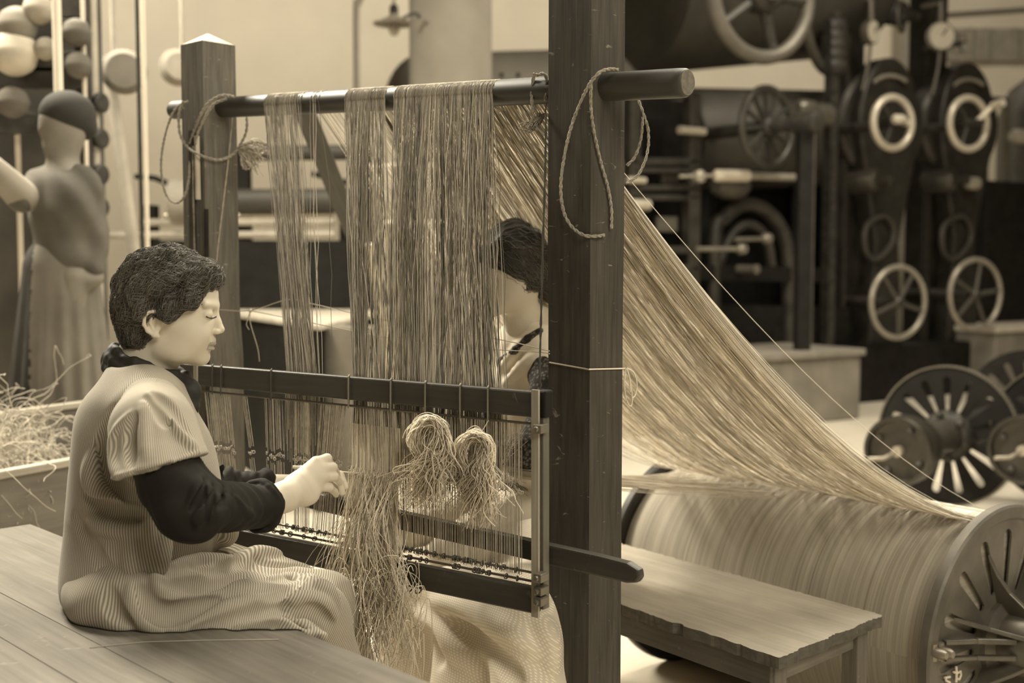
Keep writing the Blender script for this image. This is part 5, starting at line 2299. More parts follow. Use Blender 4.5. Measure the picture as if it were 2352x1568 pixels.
# ---------------------------------------------------------------- the girl at the table
gb = P(330, 1400, 2.36)
girl = thing('person', 'girl in striped apron dress sitting on the pale table, threading with a hook', 'person', (gb[0], gb[1], TZ))
gf = nrm(V(.995, .10, 0))
gl = V(-gf[1], gf[0], 0)          # her left, away from the camera
RX = np.array([gf, gl, [0, 0, 1]])
YH = 2.45


def G(u, v, side=0.0, Y=YH):
    return P(u, v, Y) + gl * side


# head, finely
fh = Field(G(250, 900, -.11), G(540, 560, .11), .0017)
pt = math.radians(8)
RH = np.array([gf * math.cos(pt) - V(0, 0, math.sin(pt)), gl, gf * math.sin(pt) + V(0, 0, math.cos(pt))])
fh.ell(G(386, 692), (.088, .072, .094), RH, .02)
fh.ell(G(434, 678), (.060, .060, .056), RH, .02)
fh.ell(G(431, 738), (.0605, .056, .060), RH, .02)
fh.ell(G(428, 780), (.046, .050, .050), RH, .02)
fh.ell(G(455, 806), (.022, .030, .026), RH, .02)
fh.ell(G(463, 822), (.0155, .017, .0145), RH, .012)
for sd in (-1, 1):
    fh.ell(G(443, 764, .034 * sd), (.034, .024, .036), RH, .02)        # cheek
    fh.ell(G(404, 800, .040 * sd), (.036, .020, .026), RH, .02)        # jaw corner
    fh.ell(G(492, 716, .030 * sd), (.013, .017, .012), RH, .012, True)  # socket
    fh.ell(G(478, 720, .029 * sd), (.0140, .0150, .0120), RH, .004)     # closed lid
    fh.cap(G(494, 727, .019 * sd), G(487, 729, .041 * sd), .0012, .0010, .002, True)
    fh.cap(G(492, 702, .010 * sd), G(480, 697, .046 * sd), .0075, .006, .012)   # brow
fh.cap(G(491, 706), G(499, 738), .0070, .0075, .008)
fh.cap(G(499, 738), G(506, 756), .0075, .0090, .006)
for sd in (-1, 1):
    fh.ell(G(499, 761, .0095 * sd), (.0085, .0058, .0062), RH, .004)
    fh.ell(G(502, 769, .0065 * sd), (.004, .0028, .0026), RH, .002, True)
fh.ell(G(485, 781), (.0095, .019, .010), RH, .008)
fh.ell(G(487, 788), (.0085, .0165, .0048), RH, .004)
fh.ell(G(484, 800), (.0082, .0150, .0055), RH, .004)
fh.cap(G(495, 794, -.004), G(484, 795, -.021), .0014, .0010, .002, True)
fh.cap(G(495, 794, .004), G(484, 795, .021), .0014, .0010, .002, True)
fh.cap(G(486, 809, -.010), G(486, 809, .010), .0035, .0035, .006, True)
# neck
fh.cap(G(372, 780), G(340, 868), .048, .050, .02)
fh.cap(G(345, 740), G(318, 830), .043, .046, .02)
# ear
e = lambda u, v, s: G(u, v, -s)
fh.ell(e(370, 738, .070), (.016, .008, .024), RH, .008)
fh.path([e(381, 716, .072), e(371, 711, .078), e(359, 713, .082), e(351, 724, .084), e(350, 740, .083), e(357, 755, .079), e(370, 765, .075), e(379, 768, .070)], .0037, .003)
fh.ell(e(373, 763, .073), (.007, .0045, .007), RH, .004)
fh.ell(e(369, 737, .080), (.0085, .007, .015), RH, .003, True)
fh.path([e(366, 722, .076), e(363, 738, .078), e(368, 752, .075)], .0022, .003)
# far ear
e2 = lambda u, v, s: G(u, v, s)
fh.ell(e2(370, 738, .074), (.016, .006, .028), RH, .006)

# near forearm and hand
YW = 2.44
W = lambda u, v, Y=YW: P(u, v, Y)
fn = Field(*BX(560, 1240, 830, 1010, 2.32, 2.64), .0016)
fn.cap(W(590, 1165, 2.38), W(655, 1140, 2.43), .036, .030, .01, flat=(V(0, 1, 0), .85))
fn.cap(W(655, 1140, 2.43), W(690, 1118, 2.465), .030, .030, .015, flat=(V(0, 1, 0), .75))
MC = [(726, 1062, 2.505), (738, 1077, 2.50), (741, 1096, 2.495), (730, 1118, 2.49)]
PI_ = [(751, 1053, 2.525), (764, 1073, 2.52), (767, 1094, 2.515), (757, 1119, 2.505)]
DI = [(757, 1064, 2.56), (772, 1086, 2.555), (781, 1108, 2.545), (768, 1128, 2.53)]
TP = [(760, 1078, 2.565), (776, 1100, 2.57), (786, 1131, 2.548), (772, 1136, 2.545)]
for i, (m_, p_, d_, t_) in enumerate(zip(MC, PI_, DI, TP)):
    rr = (.0120, .0115, .0112, .0100)[i]
    fn.cap(W(678 - 4 * i, 1112 + 8 * i, 2.465), W(*m_), .022, rr * 1.15, .012)
    fn.cap(W(*m_), W(*p_), rr * 1.0, rr * .95, .004)
    fn.cap(W(*p_), W(*d_), rr * .90, rr * .78, .0025)
    fn.cap(W(*d_), W(*t_), rr * .76, rr * .62, .002)
for i in range(3):
    a, b_ = PI_[i], PI_[i + 1]
    fn.cap(W((a[0] + b_[0]) / 2 + 3, (a[1] + b_[1]) / 2 - 1, 2.495), W((a[0] + b_[0]) / 2 - 14, (a[1] + b_[1]) / 2 - 1, 2.480), .0022, .0012, .004, True)
# thumb, leaving the side of the palm behind, and its tip by the hook
fn.path([W(690, 1105, 2.50), W(722, 1090, 2.545), W(752, 1084, 2.575), W(781, 1090, 2.59)], [.018, .013, .011, .009], .008)
fn.path([W(781, 1090, 2.59), W(794, 1118, 2.585)], [.009, .007], .002)
# heel of the hand
fn.ell(W(700, 1138, 2.47), (.030, .020, .022), None, .02)

# far forearm and hand
ff = Field(*BX(585, 1180, 860, 1040, 2.62, 2.84), .0024)
ff.cap(W(590, 1112, 2.72), W(700, 1110, 2.76), .024, .021, .008)
ff.ell(W(728, 1104, 2.765), (.034, .016, .024), None, .015)
for i, (a, b_, c) in enumerate([((745, 1090), (768, 1086), (785, 1092)), ((748, 1100), (772, 1098), (788, 1104)), ((746, 1110), (768, 1112), (782, 1118)), ((740, 1118), (758, 1124), (770, 1130))]):
    ff.path([W(*a, 2.765), W(*b_, 2.775), W(*c, 2.76)], [.0105, .009, .0075], .003)
ff.path([W(715, 1090, 2.74), W(705, 1078, 2.70), W(690, 1076, 2.665)], [.013, .010, .008], .006)

# trunk and legs under the clothes
fb = Field(V(-1.10, 2.05, .0), V(-.20, 2.85, 1.30), .008)
T = lambda u, v, Y=2.40: P(u, v, Y)
fb.ell(T(315, 1000), (.080, .10, .13), RX, .02)
fb.ell(T(325, 1180), (.08, .09, .15), RX, .02)
fb.ell(T(315, 1345), (.09, .12, .06), RX, .02)
fb.cap(T(338, 870, 2.43), T(325, 940), .045, .05, .01)
fb.cap(T(345, 955, 2.27), T(425, 1170, 2.14), .040, .034, .03)
fb.cap(T(425, 1170, 2.14), T(600, 1162, 2.38), .034, .030, .01)
fb.cap(T(370, 955, 2.53), T(450, 1150, 2.62), .040, .034, .03)
fb.cap(T(450, 1150, 2.62), T(600, 1112, 2.72), .032, .026, .01)
for hip, kn, an in ((T(345, 1378, 2.34), T(700, 1420, 2.36), V(-.36, 2.52, .30)), (T(400, 1350, 2.48), T(720, 1395, 2.50), V(-.34, 2.72, .28))):
    fb.cap(hip, kn, .045, .032, .02)
    fb.cap(kn, an, .032, .028, .02)
    fb.cap(an, an + V(.12, .05, -.03), .034, .026, .02)
field_obj('body', [fh, fn, ff, fb], M_skin, girl, it=1, mats=[M_skin, M_lip],
          mif=lambda c: ((np.abs(((c - G(486, 794)) @ gf)) < .016) & (np.abs((c - G(486, 794)) @ gl) < .0205) & (np.abs(c[:, 2] - G(486, 794)[2]) < .0085) & ((c - G(486, 794)) @ gf > -.008)))

# eyebrow and lashes
b = MB()
for sd in (-1, 1):
    pts = [G(494, 703, .016 * sd), G(490, 696, .028 * sd), G(480, 693, .044 * sd), G(470, 697, .052 * sd)]
    pts = [p + gf * .0035 for p in pts]
    b.tube(spline([p - gf * .0014 for p in pts], 4), [.0010] * 3 + [.0017] * 7 + [.0008] * 3, 6)
b.build('eyebrow', M_hair, girl, smooth=True)
b = MB()
for sd in (-1, 1):
    pts = [fh.hit(497, 727, -.001), fh.hit(490, 730, -.001), fh.hit(482, 730, -.001), fh.hit(474, 727, -.001)] if sd < 0 else None
    if pts:
        b.tube(spline(pts, 4), .0014, 6)
b.build('eyelashes', M_hair, girl, smooth=True)

# hair
fr = Field(G(240, 830, -.115), G(540, 550, .115), .0024)
fr.ell(G(378, 668), (.098, .083, .088), RH, .02)
fr.ell(G(332, 708), (.060, .076, .068), RH, .02)
fr.ell(G(318, 748), (.034, .060, .042), RH, .02)
fr.cap(G(330, 770), G(340, 800), .030, .024, .02, flat=(gl, 1.5))
fr.ell(G(482, 724), (.052, .12, .064), RH, .012, True)
fr.ell(G(420, 772), (.052, .12, .044), RH, .012, True)
for sd in (-1, 1):
    fr.path([G(492, 634, .012 * sd), G(474, 634, .036 * sd), G(455, 652, .056 * sd), G(444, 682, .066 * sd), G(418, 702, .072 * sd), G(396, 720, .076 * sd)], [.013, .017, .018, .016, .015, .010], .012)
    fr.path([G(395, 640, .070 * sd), G(350, 660, .078 * sd), G(318, 700, .076 * sd)], .020, .02)
fr.cap(G(402, 597), G(482, 628), .024, .018, .02, flat=(gl, 2.0))
fr.wob(.0030, 70, 4)
fr.wob(.0016, 160, 5)
hair_g = field_obj('hair', fr, M_hair, girl, it=1)
hc = G(378, 690)


def flow(p):
    d = p - hc
    f = -gf[None, :] * 1.0 + V(0, 0, -.35)[None, :] + gl[None, :] * np.sign(d @ gl)[:, None] * .25
    low = (p[:, 2] < hc[2] + .03)[:, None]
    return np.where(low, f + V(0, 0, -.5), f + V(0, 0, .15))


strands('hair_strands', fr, flow, 7500, 13, .0050, .00042, M_strand, hair_g, 5, lift=(.0003, .0070), wav=1.1)

# collar: three ruffled bands
fc = Field(G(225, 960, -.14), G(480, 770, .14), .0030)
for (dz, rad, r, ph) in ((.014, .96, .0105, 0), (-.003, 1.04, .0125, 1.3), (-.020, 1.10, .011, 2.6)):
    pts = []
    for a in np.linspace(0, 2 * PI, 40):
        c = G(345, 853)
        x = math.cos(a) * .078 * rad
        pts.append(c + gf * x + gl * math.sin(a) * .074 * rad + V(0, 0, dz - x * .43 + .0035 * math.sin(a * 7 + ph) + .0015 * math.sin(a * 17)))
    fc.path(pts, r, .004, flat=(V(0, 0, 1), 1.25))
fc.path([G(415, 885, -.01), G(432, 900, 0), G(438, 925, 0)], [.020, .026, .020], .01)
fc.path([G(432, 900, -.01), G(441, 935, -.012), G(449, 958, -.01)], [.018, .014, .006], .008)
fc.wob(.0012, 110, 9)
field_obj('collar', fc, M_collar, girl, it=1)

# dark blouse sleeves
for sgn, nm in ((-1, 'near'), (1, 'far')):
    if sgn < 0:
        fs = Field(*BX(260, 1270, 650, 930, 2.02, 2.46), .0028)
        fs.cap(T(364, 1066, 2.18), T(396, 1112, 2.175), .050, .060, .02)
        fs.cap(T(395, 1100, 2.14), T(432, 1162, 2.13), .062, .056, .03)
        fs.cap(T(432, 1162, 2.13), T(590, 1163, 2.37), .055, .043, .03)
        fs.ell(T(455, 1190, 2.14), (.050, .04, .030), None, .03)
        fd = nrm(T(600, 1160, 2.38) - T(520, 1163, 2.26))
        n1 = nrm(np.cross(fd, V(0, 0, 1)))
        for off, rr, r in ((0, .044, .0095), (.014, .042, .008)):
            c = T(598, 1162, 2.385) + fd * off
            fs.path([c + n1 * math.cos(a) * rr * .9 + V(0, 0, 1) * math.sin(a) * rr * 1.08 + fd * .004 * math.sin(5 * a) for a in np.linspace(0, 2 * PI, 26)], r, .005)
        for uv, r, sub in (([(478, 1110), (470, 1150), (455, 1185), (450, 1215)], .010, False), ([(500, 1120), (492, 1160), (478, 1205)], .009, False), ([(525, 1118), (518, 1160), (500, 1215)], .008, False),
                           ([(462, 1095), (452, 1130), (430, 1160)], .010, False), ([(540, 1140), (565, 1175), (590, 1195)], .007, False), ([(488, 1115), (482, 1160), (466, 1205)], .006, True), ([(512, 1118), (505, 1165), (490, 1212)], .006, True), ([(470, 1100), (462, 1140), (442, 1172)], .006, True)):
            fs.fold(uv, r, .004 if not sub else -.001, .008, sub)
        fs.wob(.0022, 55, 3)
    else:
        fs = Field(*BX(330, 1220, 660, 930, 2.45, 2.80), .0035)
        fs.cap(T(380, 985, 2.54), T(455, 1135, 2.63), .052, .046, .02)
        fs.cap(T(455, 1135, 2.63), T(612, 1108, 2.73), .042, .028, .03)
        fd = nrm(T(612, 1108, 2.73) - T(455, 1135, 2.63))
        n1 = nrm(np.cross(fd, V(0, 0, 1)))
        c = T(612, 1108, 2.73)
        fs.path([c + n1 * math.cos(a) * .028 + V(0, 0, 1) * math.sin(a) * .028 for a in np.linspace(0, 2 * PI, 20)], .007, .004)
        for k in range(7):
            fs.fold([(492 + 19 * k, 1062 + 5 * k), (486 + 19 * k, 1088 + 3 * k), (497 + 19 * k, 1118)], .006, .002, .006)
        fs.wob(.0025, 60, 6)
    field_obj('blouse_sleeve', fs, M_darkb, girl, it=1)

# apron dress: bodice with folds
fd_ = Field(V(-1.0, 2.16, .68), V(-.50, 2.68, 1.26), .0034)
fd_.ell(T(318, 1025), (.130, .145, .165), RX, .05)
fd_.ell(T(322, 930, 2.42), (.092, .125, .070), RX, .03)
fd_.ell(T(322, 1180), (.146, .150, .19), RX, .05)
fd_.ell(T(306, 1330), (.146, .175, .125), RX, .05)
fd_.cap(T(330, 870, 2.42), T(330, 930, 2.29), .055, .055, .05)
fd_.cap(T(340, 870, 2.44), T(350, 930, 2.56), .055, .055, .05)
fd_.ell(T(440, 1150, 2.45), (.06, .10, .15), RX, .05)
fd_.ell(T(520, 1215, 2.47), (.022, .05, .035), RX, .03)
ct_, st_ = math.cos(.32), math.sin(.32)
fd_.ell(T(330, 826, 2.44), (.105, .100, .036), np.array([gf * ct_ - V(0, 0, st_), gl, gf * st_ + V(0, 0, ct_)]), .010, True)
fd_.cut((0, 0, TZ + .004), (0, 0, -1), .01)
for uv, r, pu, k_, sub in (([(240, 1010), (235, 1080), (270, 1130), (330, 1150)], .012, .004, .025, True), ([(215, 1040), (215, 1100), (250, 1150), (310, 1175)], .012, .004, .02, False),
                     ([(200, 1140), (250, 1175), (330, 1190)], .012, .003, .02, True), ([(205, 1195), (260, 1215), (330, 1215)], .010, .004, .02, False),
                     ([(340, 1180), (350, 1280), (340, 1360)], .012, .003, .02, False), ([(300, 1180), (300, 1280), (310, 1350)], .010, .003, .02, False),
                     ([(240, 1260), (235, 1330), (260, 1400)], .010, .003, .02, False), ([(380, 1210), (375, 1270), (360, 1320)], .010, .002, .02, False),
                     ([(262, 940), (240, 990), (235, 1040)], .008, .002, .015, True), ([(170, 1190), (220, 1280), (260, 1340), (310, 1390)], .010, .003, .02, True)):
    fd_.fold(uv, r * 1.2, pu - .002, k_ * .8, sub)
fd_.wob(.0025, 26, 8)
cT = T(318, 1100)


def uv_bod(v):
    d = v - cT
    x, y = d @ gf, d @ gl
    ang = np.arctan2(x, -y)
    return np.stack([ang * .165 + .012 * np.sin(v[:, 2] * 16), v[:, 2]], axis=1)


field_obj('dress_bodice', fd_, M_strp, girl, uvf=uv_bod, it=2)

# short sleeve over the shoulder (near) and far one
fs = Field(*BX(225, 1150, 500, 860, 2.0, 2.40), .0028)
fs.cap(T(348, 935, 2.27), T(350, 985, 2.20), .058, .070, .03)
fs.cap(T(350, 985, 2.20), T(366, 1115, 2.135), .072, .086, .04)
fs.cap(T(372, 950, 2.24), T(424, 1065, 2.16), .040, .046, .03)
a_, b__ = T(268, 1101, 2.12), T(458, 1044, 2.12)
nn = nrm(np.cross(nrm(b__ - a_), V(0, -1, .15)))
if nn[2] > 0:
    nn = -nn
fs.cut(a_, nn, .004)
for uv, r, sub in (([(345, 905), (385, 950), (420, 1000), (448, 1035)], .009, False), ([(340, 915), (364, 945), (380, 975)], .005, True), ([(350, 900), (400, 940), (440, 1000)], .005, True),
                   ([(300, 950), (262, 1000), (262, 1060), (275, 1095)], .006, False), ([(330, 930), (330, 990), (335, 1050)], .008, False), ([(310, 960), (300, 1010), (305, 1070)], .006, True)):
    fs.fold(uv, r, .003, .014, sub)
# hem roll
pts = []
for q in np.linspace(0, 1, 14):
    u = 270 + 187 * q
    v = 1097 - 55 * q + 5 * math.sin(PI * q)
    pts.append(fs.hit(u, v - 4, .001))
fs.path(pts, .0035, .004)
fs.wob(.0018, 40, 2)
sa, sb = T(345, 900, 2.2), T(362, 1090, 2.13)
sax = nrm(sb - sa)


def uv_slv(v):
    d = v - sa
    h_ = d @ sax
    r_ = d - h_[:, None] * sax
    e1 = nrm(np.cross(sax, V(0, 1, 0)))
    e2 = np.cross(sax, e1)
    ang = np.arctan2(r_ @ e1, r_ @ e2)
    return np.stack([ang * .088, h_], axis=1)


field_obj('short_sleeve', fs, M_strp, girl, uvf=uv_slv, it=2)
ff2 = Field(*BX(310, 1120, 560, 860, 2.44, 2.76), .005)
ff2.cap(T(360, 935, 2.54), T(380, 1040, 2.60), .056, .075, .03)
ff2.cut(T(400, 1070, 2.6), nrm(V(.1, .2, -1)), .004)
field_obj('short_sleeve', ff2, M_strp, girl, uvf=uv_slv, it=1)

# skirt spread over the table and the knees
fk = Field(V(-1.02, 2.06, .22), V(-.22, 2.86, .96), .0036)
K = lambda u, v, Y: P(u, v, Y)
fk.ell(K(315, 1350, 2.36), (.142, .175, .095), RX, .05)
fk.cap(K(345, 1385, 2.29), K(700, 1412, 2.31), .070, .050, .05)
fk.cap(K(430, 1320, 2.50), K(745, 1372, 2.52), .070, .052, .05)
fk.cap(K(420, 1360, 2.38), K(740, 1400, 2.41), .062, .048, .06)
fk.cap(K(300, 1425, 2.23), K(640, 1452, 2.20), .030, .020, .05)
fk.cap(K(640, 1452, 2.20), K(745, 1462, 2.185), .018, .008, .04)
fk.cap(K(530, 1290, 2.56), K(690, 1325, 2.60), .038, .032, .05)
# falls over the table edge beyond the knees
fk.cap(K(735, 1400, 2.36), K(770, 1540, 2.44), .050, .060, .05)
fk.cap(K(760, 1385, 2.54), K(800, 1520, 2.62), .052, .060, .05)
for uv, r, pu, sub in (([(300, 1343), (309, 1385), (338, 1424), (383, 1448), (440, 1447), (500, 1436)], .014, .005, False), ([(353, 1322), (370, 1352), (400, 1378), (440, 1374), (502, 1362)], .013, .005, False),
                       ([(442, 1328), (502, 1314), (547, 1300), (591, 1272), (640, 1270)], .013, .005, False), ([(428, 1445), (502, 1409), (561, 1394), (621, 1376), (695, 1345)], .012, .004, False),
                       ([(547, 1423), (621, 1415), (680, 1427), (740, 1458)], .011, .004, False), ([(400, 1300), (450, 1290), (510, 1290), (540, 1275)], .012, .004, False),
                       ([(620, 1330), (680, 1330), (740, 1350), (775, 1385)], .012, .004, False), ([(640, 1385), (690, 1375), (745, 1390), (770, 1420)], .010, .004, False),
                       ([(440, 1303), (490, 1309), (535, 1299), (560, 1285)], .008, .001, True), ([(378, 1336), (430, 1344), (490, 1338), (560, 1322)], .012, .002, True),
                       ([(322, 1350), (345, 1392), (385, 1412), (440, 1400), (500, 1380)], .013, .002, True), ([(430, 1458), (510, 1430), (600, 1400), (660, 1392)], .008, .002, True),
                       ([(560, 1448), (620, 1436), (690, 1446)], .008, .001, True), ([(590, 1285), (640, 1292), (700, 1300)], .009, .002, True),
                       ([(610, 1370), (660, 1350), (700, 1330)], .008, .002, True), ([(680, 1412), (720, 1405), (760, 1440)], .010, .002, True), ([(250, 1350), (262, 1400), (300, 1430)], .010, .002, True)):
    fk.fold(uv, r * 1.4, pu + (-.004 if sub else -.003), .012, sub)
fk.wob(.0022, 30, 12)
# rests on the table: nothing below its top on this side of the edge
ax_ = [(fk.lo[i] + np.arange(fk.n[i]) * fk.h).astype(np.float32) for i in range(3)]
edge_in = ((ax_[0][:, None, None] - t_c[0]) * t_s[0] + (ax_[1][None, :, None] - t_c[1]) * t_s[1])  # > 0 on the table
dcut = np.minimum(TZ + .002 - ax_[2][None, None, :], edge_in + .004)
fk.F = np.maximum(fk.F, dcut.astype(np.float32))
kc = K(330, 1300, 2.4)


def uv_sk(v):
    d = v - kc
    x, y = d @ gf, d @ gl
    # stripes run down the back, then swing along the thighs
    w = np.clip((x - .00) / .30, 0, 1)
    ua = np.arctan2(x, -y) * .165
    h_ = (TZ + .25 - v[:, 2])
    ub = x * .85 + h_ * .80 + .10 * y + .02 * np.sin(x * 14)
    return np.stack([ua * (1 - w) + ub * w + (v[:, 2] - .8) * .3 * w, v[:, 2]], axis=1)


field_obj('dress_skirt', fk, M_strp, girl, uvf=uv_sk, it=2)

# reed hook in her hands
t = thing('reed_hook', 'thin pale threading hook held in the fingers of the sitting girl', 'hook', P(760, 1082, 2.60))
b = MB()
b.tube([P(672, 1072, 2.59), P(700, 1074, 2.595), P(735, 1079, 2.60)], [.0036, .0044, .0035], 10)
b.build('handle', m_flat('hook_handle', .55, .4), t, smooth=True)
b = MB()
b.tube([P(735, 1079, 2.60), P(800, 1084, 2.625), P(826, 1086, 2.64)], .0016, 8)
b.build('needle', m_flat('hook_steel', .75, .25, .4), t, smooth=True)

# ---------------------------------------------------------------- the partner behind the harness
pf = nrm(V(-.75, -.66, 0))
pl_ = V(-pf[1], pf[0], 0)     # her left
RP = np.array([pf, pl_, [0, 0, 1]])
Q = lambda u, v, Y=3.12: P(u, v, Y)
pb = Q(1235, 1200, 3.2)
part = thing('person', 'woman in white blouse half hidden behind the hanging warp, facing the girl', 'person', (pb[0], pb[1], .5))
fp = Field(V(-.50, 2.30, .0), V(.50, 3.62, 1.62), .0060)
HP = Q(1176, 618, 3.05)
fp.ell(HP, (.090, .072, .105), RP, .02)
fp.ell(HP + pf * .03 + V(0, 0, -.05), (.055, .052, .065), RP, .02)
fp.ell(HP + pf * .092 + V(0, 0, -.025), (.012, .010, .018), RP, .01)
fp.ell(HP + pf * .065 + V(0, 0, -.105), (.018, .020, .018), RP, .02)
fp.cap(HP + V(.01, .02, -.06), Q(1210, 760, 3.13), .048, .055, .02)
fp.ell(Q(1235, 900, 3.20), (.08, .13, .17), RP, .02)
fp.ell(Q(1240, 1080, 3.25), (.09, .12, .16), RP, .02)
for sd in (-1, 1):
    fp.cap(Q(1235, 1150, 3.22) + pl_ * .08 * sd, Q(1235, 1150, 3.22) + pl_ * .12 * sd + pf * .40 + V(0, 0, -.06), .075, .055, .03)
    kn = Q(1235, 1150, 3.22) + pl_ * .12 * sd + pf * .40 + V(0, 0, -.06)
    fp.cap(kn, V(kn[0] - .02, kn[1] - .02, .10), .05, .036, .02)
    fp.cap(V(kn[0] - .02, kn[1] - .02, .05), V(kn[0] - .12, kn[1] - .10, .04), .035, .028, .02)
# arms: the near one reaches to the eyes with a hand of five fingers
sh = Q(1266, 800, 3.10)
el = Q(1262, 1010, 2.92)
wr = Q(1060, 1085, 2.80)
fp.cap(sh, el, .045, .038, .03)
fp.cap(el, wr, .038, .026, .02)
sh2 = Q(1185, 800, 3.26)
el2 = Q(1120, 980, 3.20)
wr2 = Q(930, 1050, 2.92)
fp.cap(sh2, el2, .045, .038, .03)
fp.cap(el2, wr2, .036, .026, .02)
fq = Field(*BX(800, 1180, 1080, 1000, 2.66, 2.96), .0028)
fq.cap(wr2, Q(898, 1072, 2.82), .024, .024, .01)
fq.ell(Q(885, 1080, 2.79), (.034, .024, .02), None, .015)
for i in range(4):
    fq.path([Q(878, 1068 + 11 * i, 2.78), Q(858, 1070 + 12 * i, 2.74), Q(840 + 4 * i, 1082 + 11 * i, 2.715), Q(834 + 4 * i, 1092 + 11 * i, 2.70)], [.010, .0095, .0085, .007], .003)
fq.path([Q(892, 1088, 2.80), Q(868, 1100, 2.735), Q(846, 1098, 2.705)], [.014, .011, .008], .006)
fq.cap(wr, Q(1000, 1095, 2.77), .024, .022, .01)
for i in range(4):
    fq.path([Q(1000, 1085 + 9 * i, 2.77), Q(975, 1092 + 9 * i, 2.75), Q(955, 1104 + 9 * i, 2.745)], [.010, .009, .007], .003)
fq.path([Q(1002, 1085, 2.765), Q(985, 1074, 2.745), Q(968, 1080, 2.735)], [.012, .010, .008], .006)
field_obj('body', [fp, fq], M_skin, part, it=1)
# face details
b = MB()
for sd in (-1, 1):
    c = HP + pf * .078 + pl_ * .03 * sd + V(0, 0, .0)
    b.tube(spline([c + pl_ * -.014 * sd, c + V(0, 0, .003), c + pl_ * .014 * sd], 4), .002, 6)
    c = c + V(0, 0, .02)
    b.tube(spline([c + pl_ * -.014 * sd, c + V(0, 0, .003), c + pl_ * .016 * sd - pf * .006], 4), .0022, 6)
b.build('eyelashes', M_hair, part, smooth=True)
fz = Field(HP - .17, HP + V(.19, .17, .17), .0042)
fz.ell(HP + V(0, 0, .022) - pf * .012, (.100, .084, .105), RP, .02)
fz.ell(HP + pf * .100 + V(0, 0, -.085), (.085, .09, .085), RP, .012, True)
fz.ell(HP - pf * .085 + V(.045, .01, -.045), (.045, .055, .042), RP, .02)
fz.wob(.003, 60, 14)
hair_p = field_obj('hair', fz, M_hair, part, it=1)
strands('hair_strands', fz, lambda p: -pf[None, :] + V(0, 0, -.5)[None, :] + 0 * p, 900, 11, .007, .0006, M_strand, hair_p, 8, wav=.5)
# white blouse with yoke
fw = Field(V(-.24, 2.75, .70), V(.46, 3.60, 1.40), .0052)
fw.ell(Q(1235, 900, 3.20), (.115, .172, .20), RP, .05)
fw.ell(Q(1240, 1080, 3.25), (.125, .165, .19), RP, .05)
fw.cap(Q(1262, 800, 3.12), Q(1200, 790, 3.24), .070, .070, .05)
fw.cap(Q(1216, 735, 3.15), Q(1220, 780, 3.15), .062, .080, .03)
fw.cap(sh + V(0, 0, .0), sh * .75 + el * .25, .066, .060, .04)
for k, uv in enumerate(([(1170, 700), (1185, 730), (1225, 750), (1262, 758)], [(1150, 850), (1190, 800), (1240, 765)], [(1160, 880), (1210, 830), (1262, 800)])):
    fw.fold(uv, .012, .003, .012)
fw.wob(.003, 32, 15)
M_wb = m_flat('white_blouse', .85, .85, var=.06, scale=10)
field_obj('blouse', fw, M_wb, part, it=2)
M_net = NT('dark_crochet')
vr = M_net.n('ShaderNodeTexVoronoi')
vr.inputs['Scale'].default_value = 110
M_net.l(M_net.coord(), vr.inputs['Vector'])
M_net.l(M_net.ramp(vr.outputs['Distance'], [(.2, .16), (.55, .02)]), M_net.b.inputs['Base Color'])
M_net.b.inputs['Roughness'].default_value = .9
M_net = M_net.m
fa = Field(V(-.30, 2.66, .72), V(.42, 3.45, 1.30), .0052)
fa.path([fw.hit(u, v, .004) for u, v in ((1150, 830), (1185, 803), (1212, 778), (1242, 760))], .011, .006)
field_obj('yoke_trim', fa, M_net, part, it=1)
fa = Field(V(-.30, 2.60, .70), V(.44, 3.45, 1.26), .0052)
fa.cap(sh * .7 + el * .3, el, .060, .056, .03)
fa.cap(el, wr * .98 + el * .02, .054, .036, .03)
fa.wob(.003, 60, 16)
field_obj('crochet_sleeve', fa, M_net, part, it=1)
fa = Field(V(-.40, 2.70, .70), V(.40, 3.60, 1.26), .0058)
fa.cap(sh2 * .7 + el2 * .3, el2, .056, .050, .03)
fa.cap(el2, wr2 * .97 + el2 * .03, .048, .033, .03)
fa.wob(.003, 60, 17)
field_obj('crochet_sleeve', fa, M_net, part, it=1)
# pale checked skirt over knees, down to the floor
fy = Field(V(-.48, 2.22, .14), V(.52, 3.60, .96), .0062)
hipc = Q(1235, 1180, 3.20) + V(.015, .03, -.03)
knL = Q(960, 1330, 2.93) + V(0, 0, -.01)
knR = Q(1215, 1400, 2.66) + V(0, 0, .0)
fy.ell(hipc, (.17, .20, .15), RP, .06)
fy.cap(hipc + pl_ * .08, knR + V(0, 0, -.02), .11, .085, .06)
fy.cap(hipc - pl_ * .08, knL + V(0, 0, -.03), .11, .080, .06)
fy.cap((hipc + knR) / 2, (hipc + knL) / 2, .09, .09, .08)
fy.cap(knL * 1.0, knR, .070, .080, .08)
for kn, spread in ((knL, V(-.02, -.05, -.50)), (knR, V(.03, -.16, -.50)), ((knL + knR) / 2, V(.0, -.10, -.50))):
    fy.cap(kn + V(0, 0, -.03), kn + spread, .085, .12, .07)
fy.wob(.004, 18, 18)
for uv, r, pu, sub in (([(960, 1400), (1010, 1450), (1060, 1500), (1120, 1560)], .022, .006, False), ([(1040, 1410), (1080, 1450), (1140, 1510), (1190, 1560)], .020, .004, True), ([(1240, 1420), (1262, 1470), (1268, 1540)], .016, .004, False),
                       ([(1000, 1380), (1080, 1400), (1160, 1440), (1230, 1500)], .018, .006, False), ([(1160, 1170), (1190, 1190), (1222, 1185)], .014, .004, True), ([(1120, 1210), (1170, 1165), (1222, 1145)], .014, .004, False),
                       ([(950, 1440), (985, 1470), (1010, 1520)], .016, .003, True)):
    fy.fold(uv, r, pu, .025, sub)
M_chk = m_stripe('checked_cotton', .66, .92, .0062, check=1)


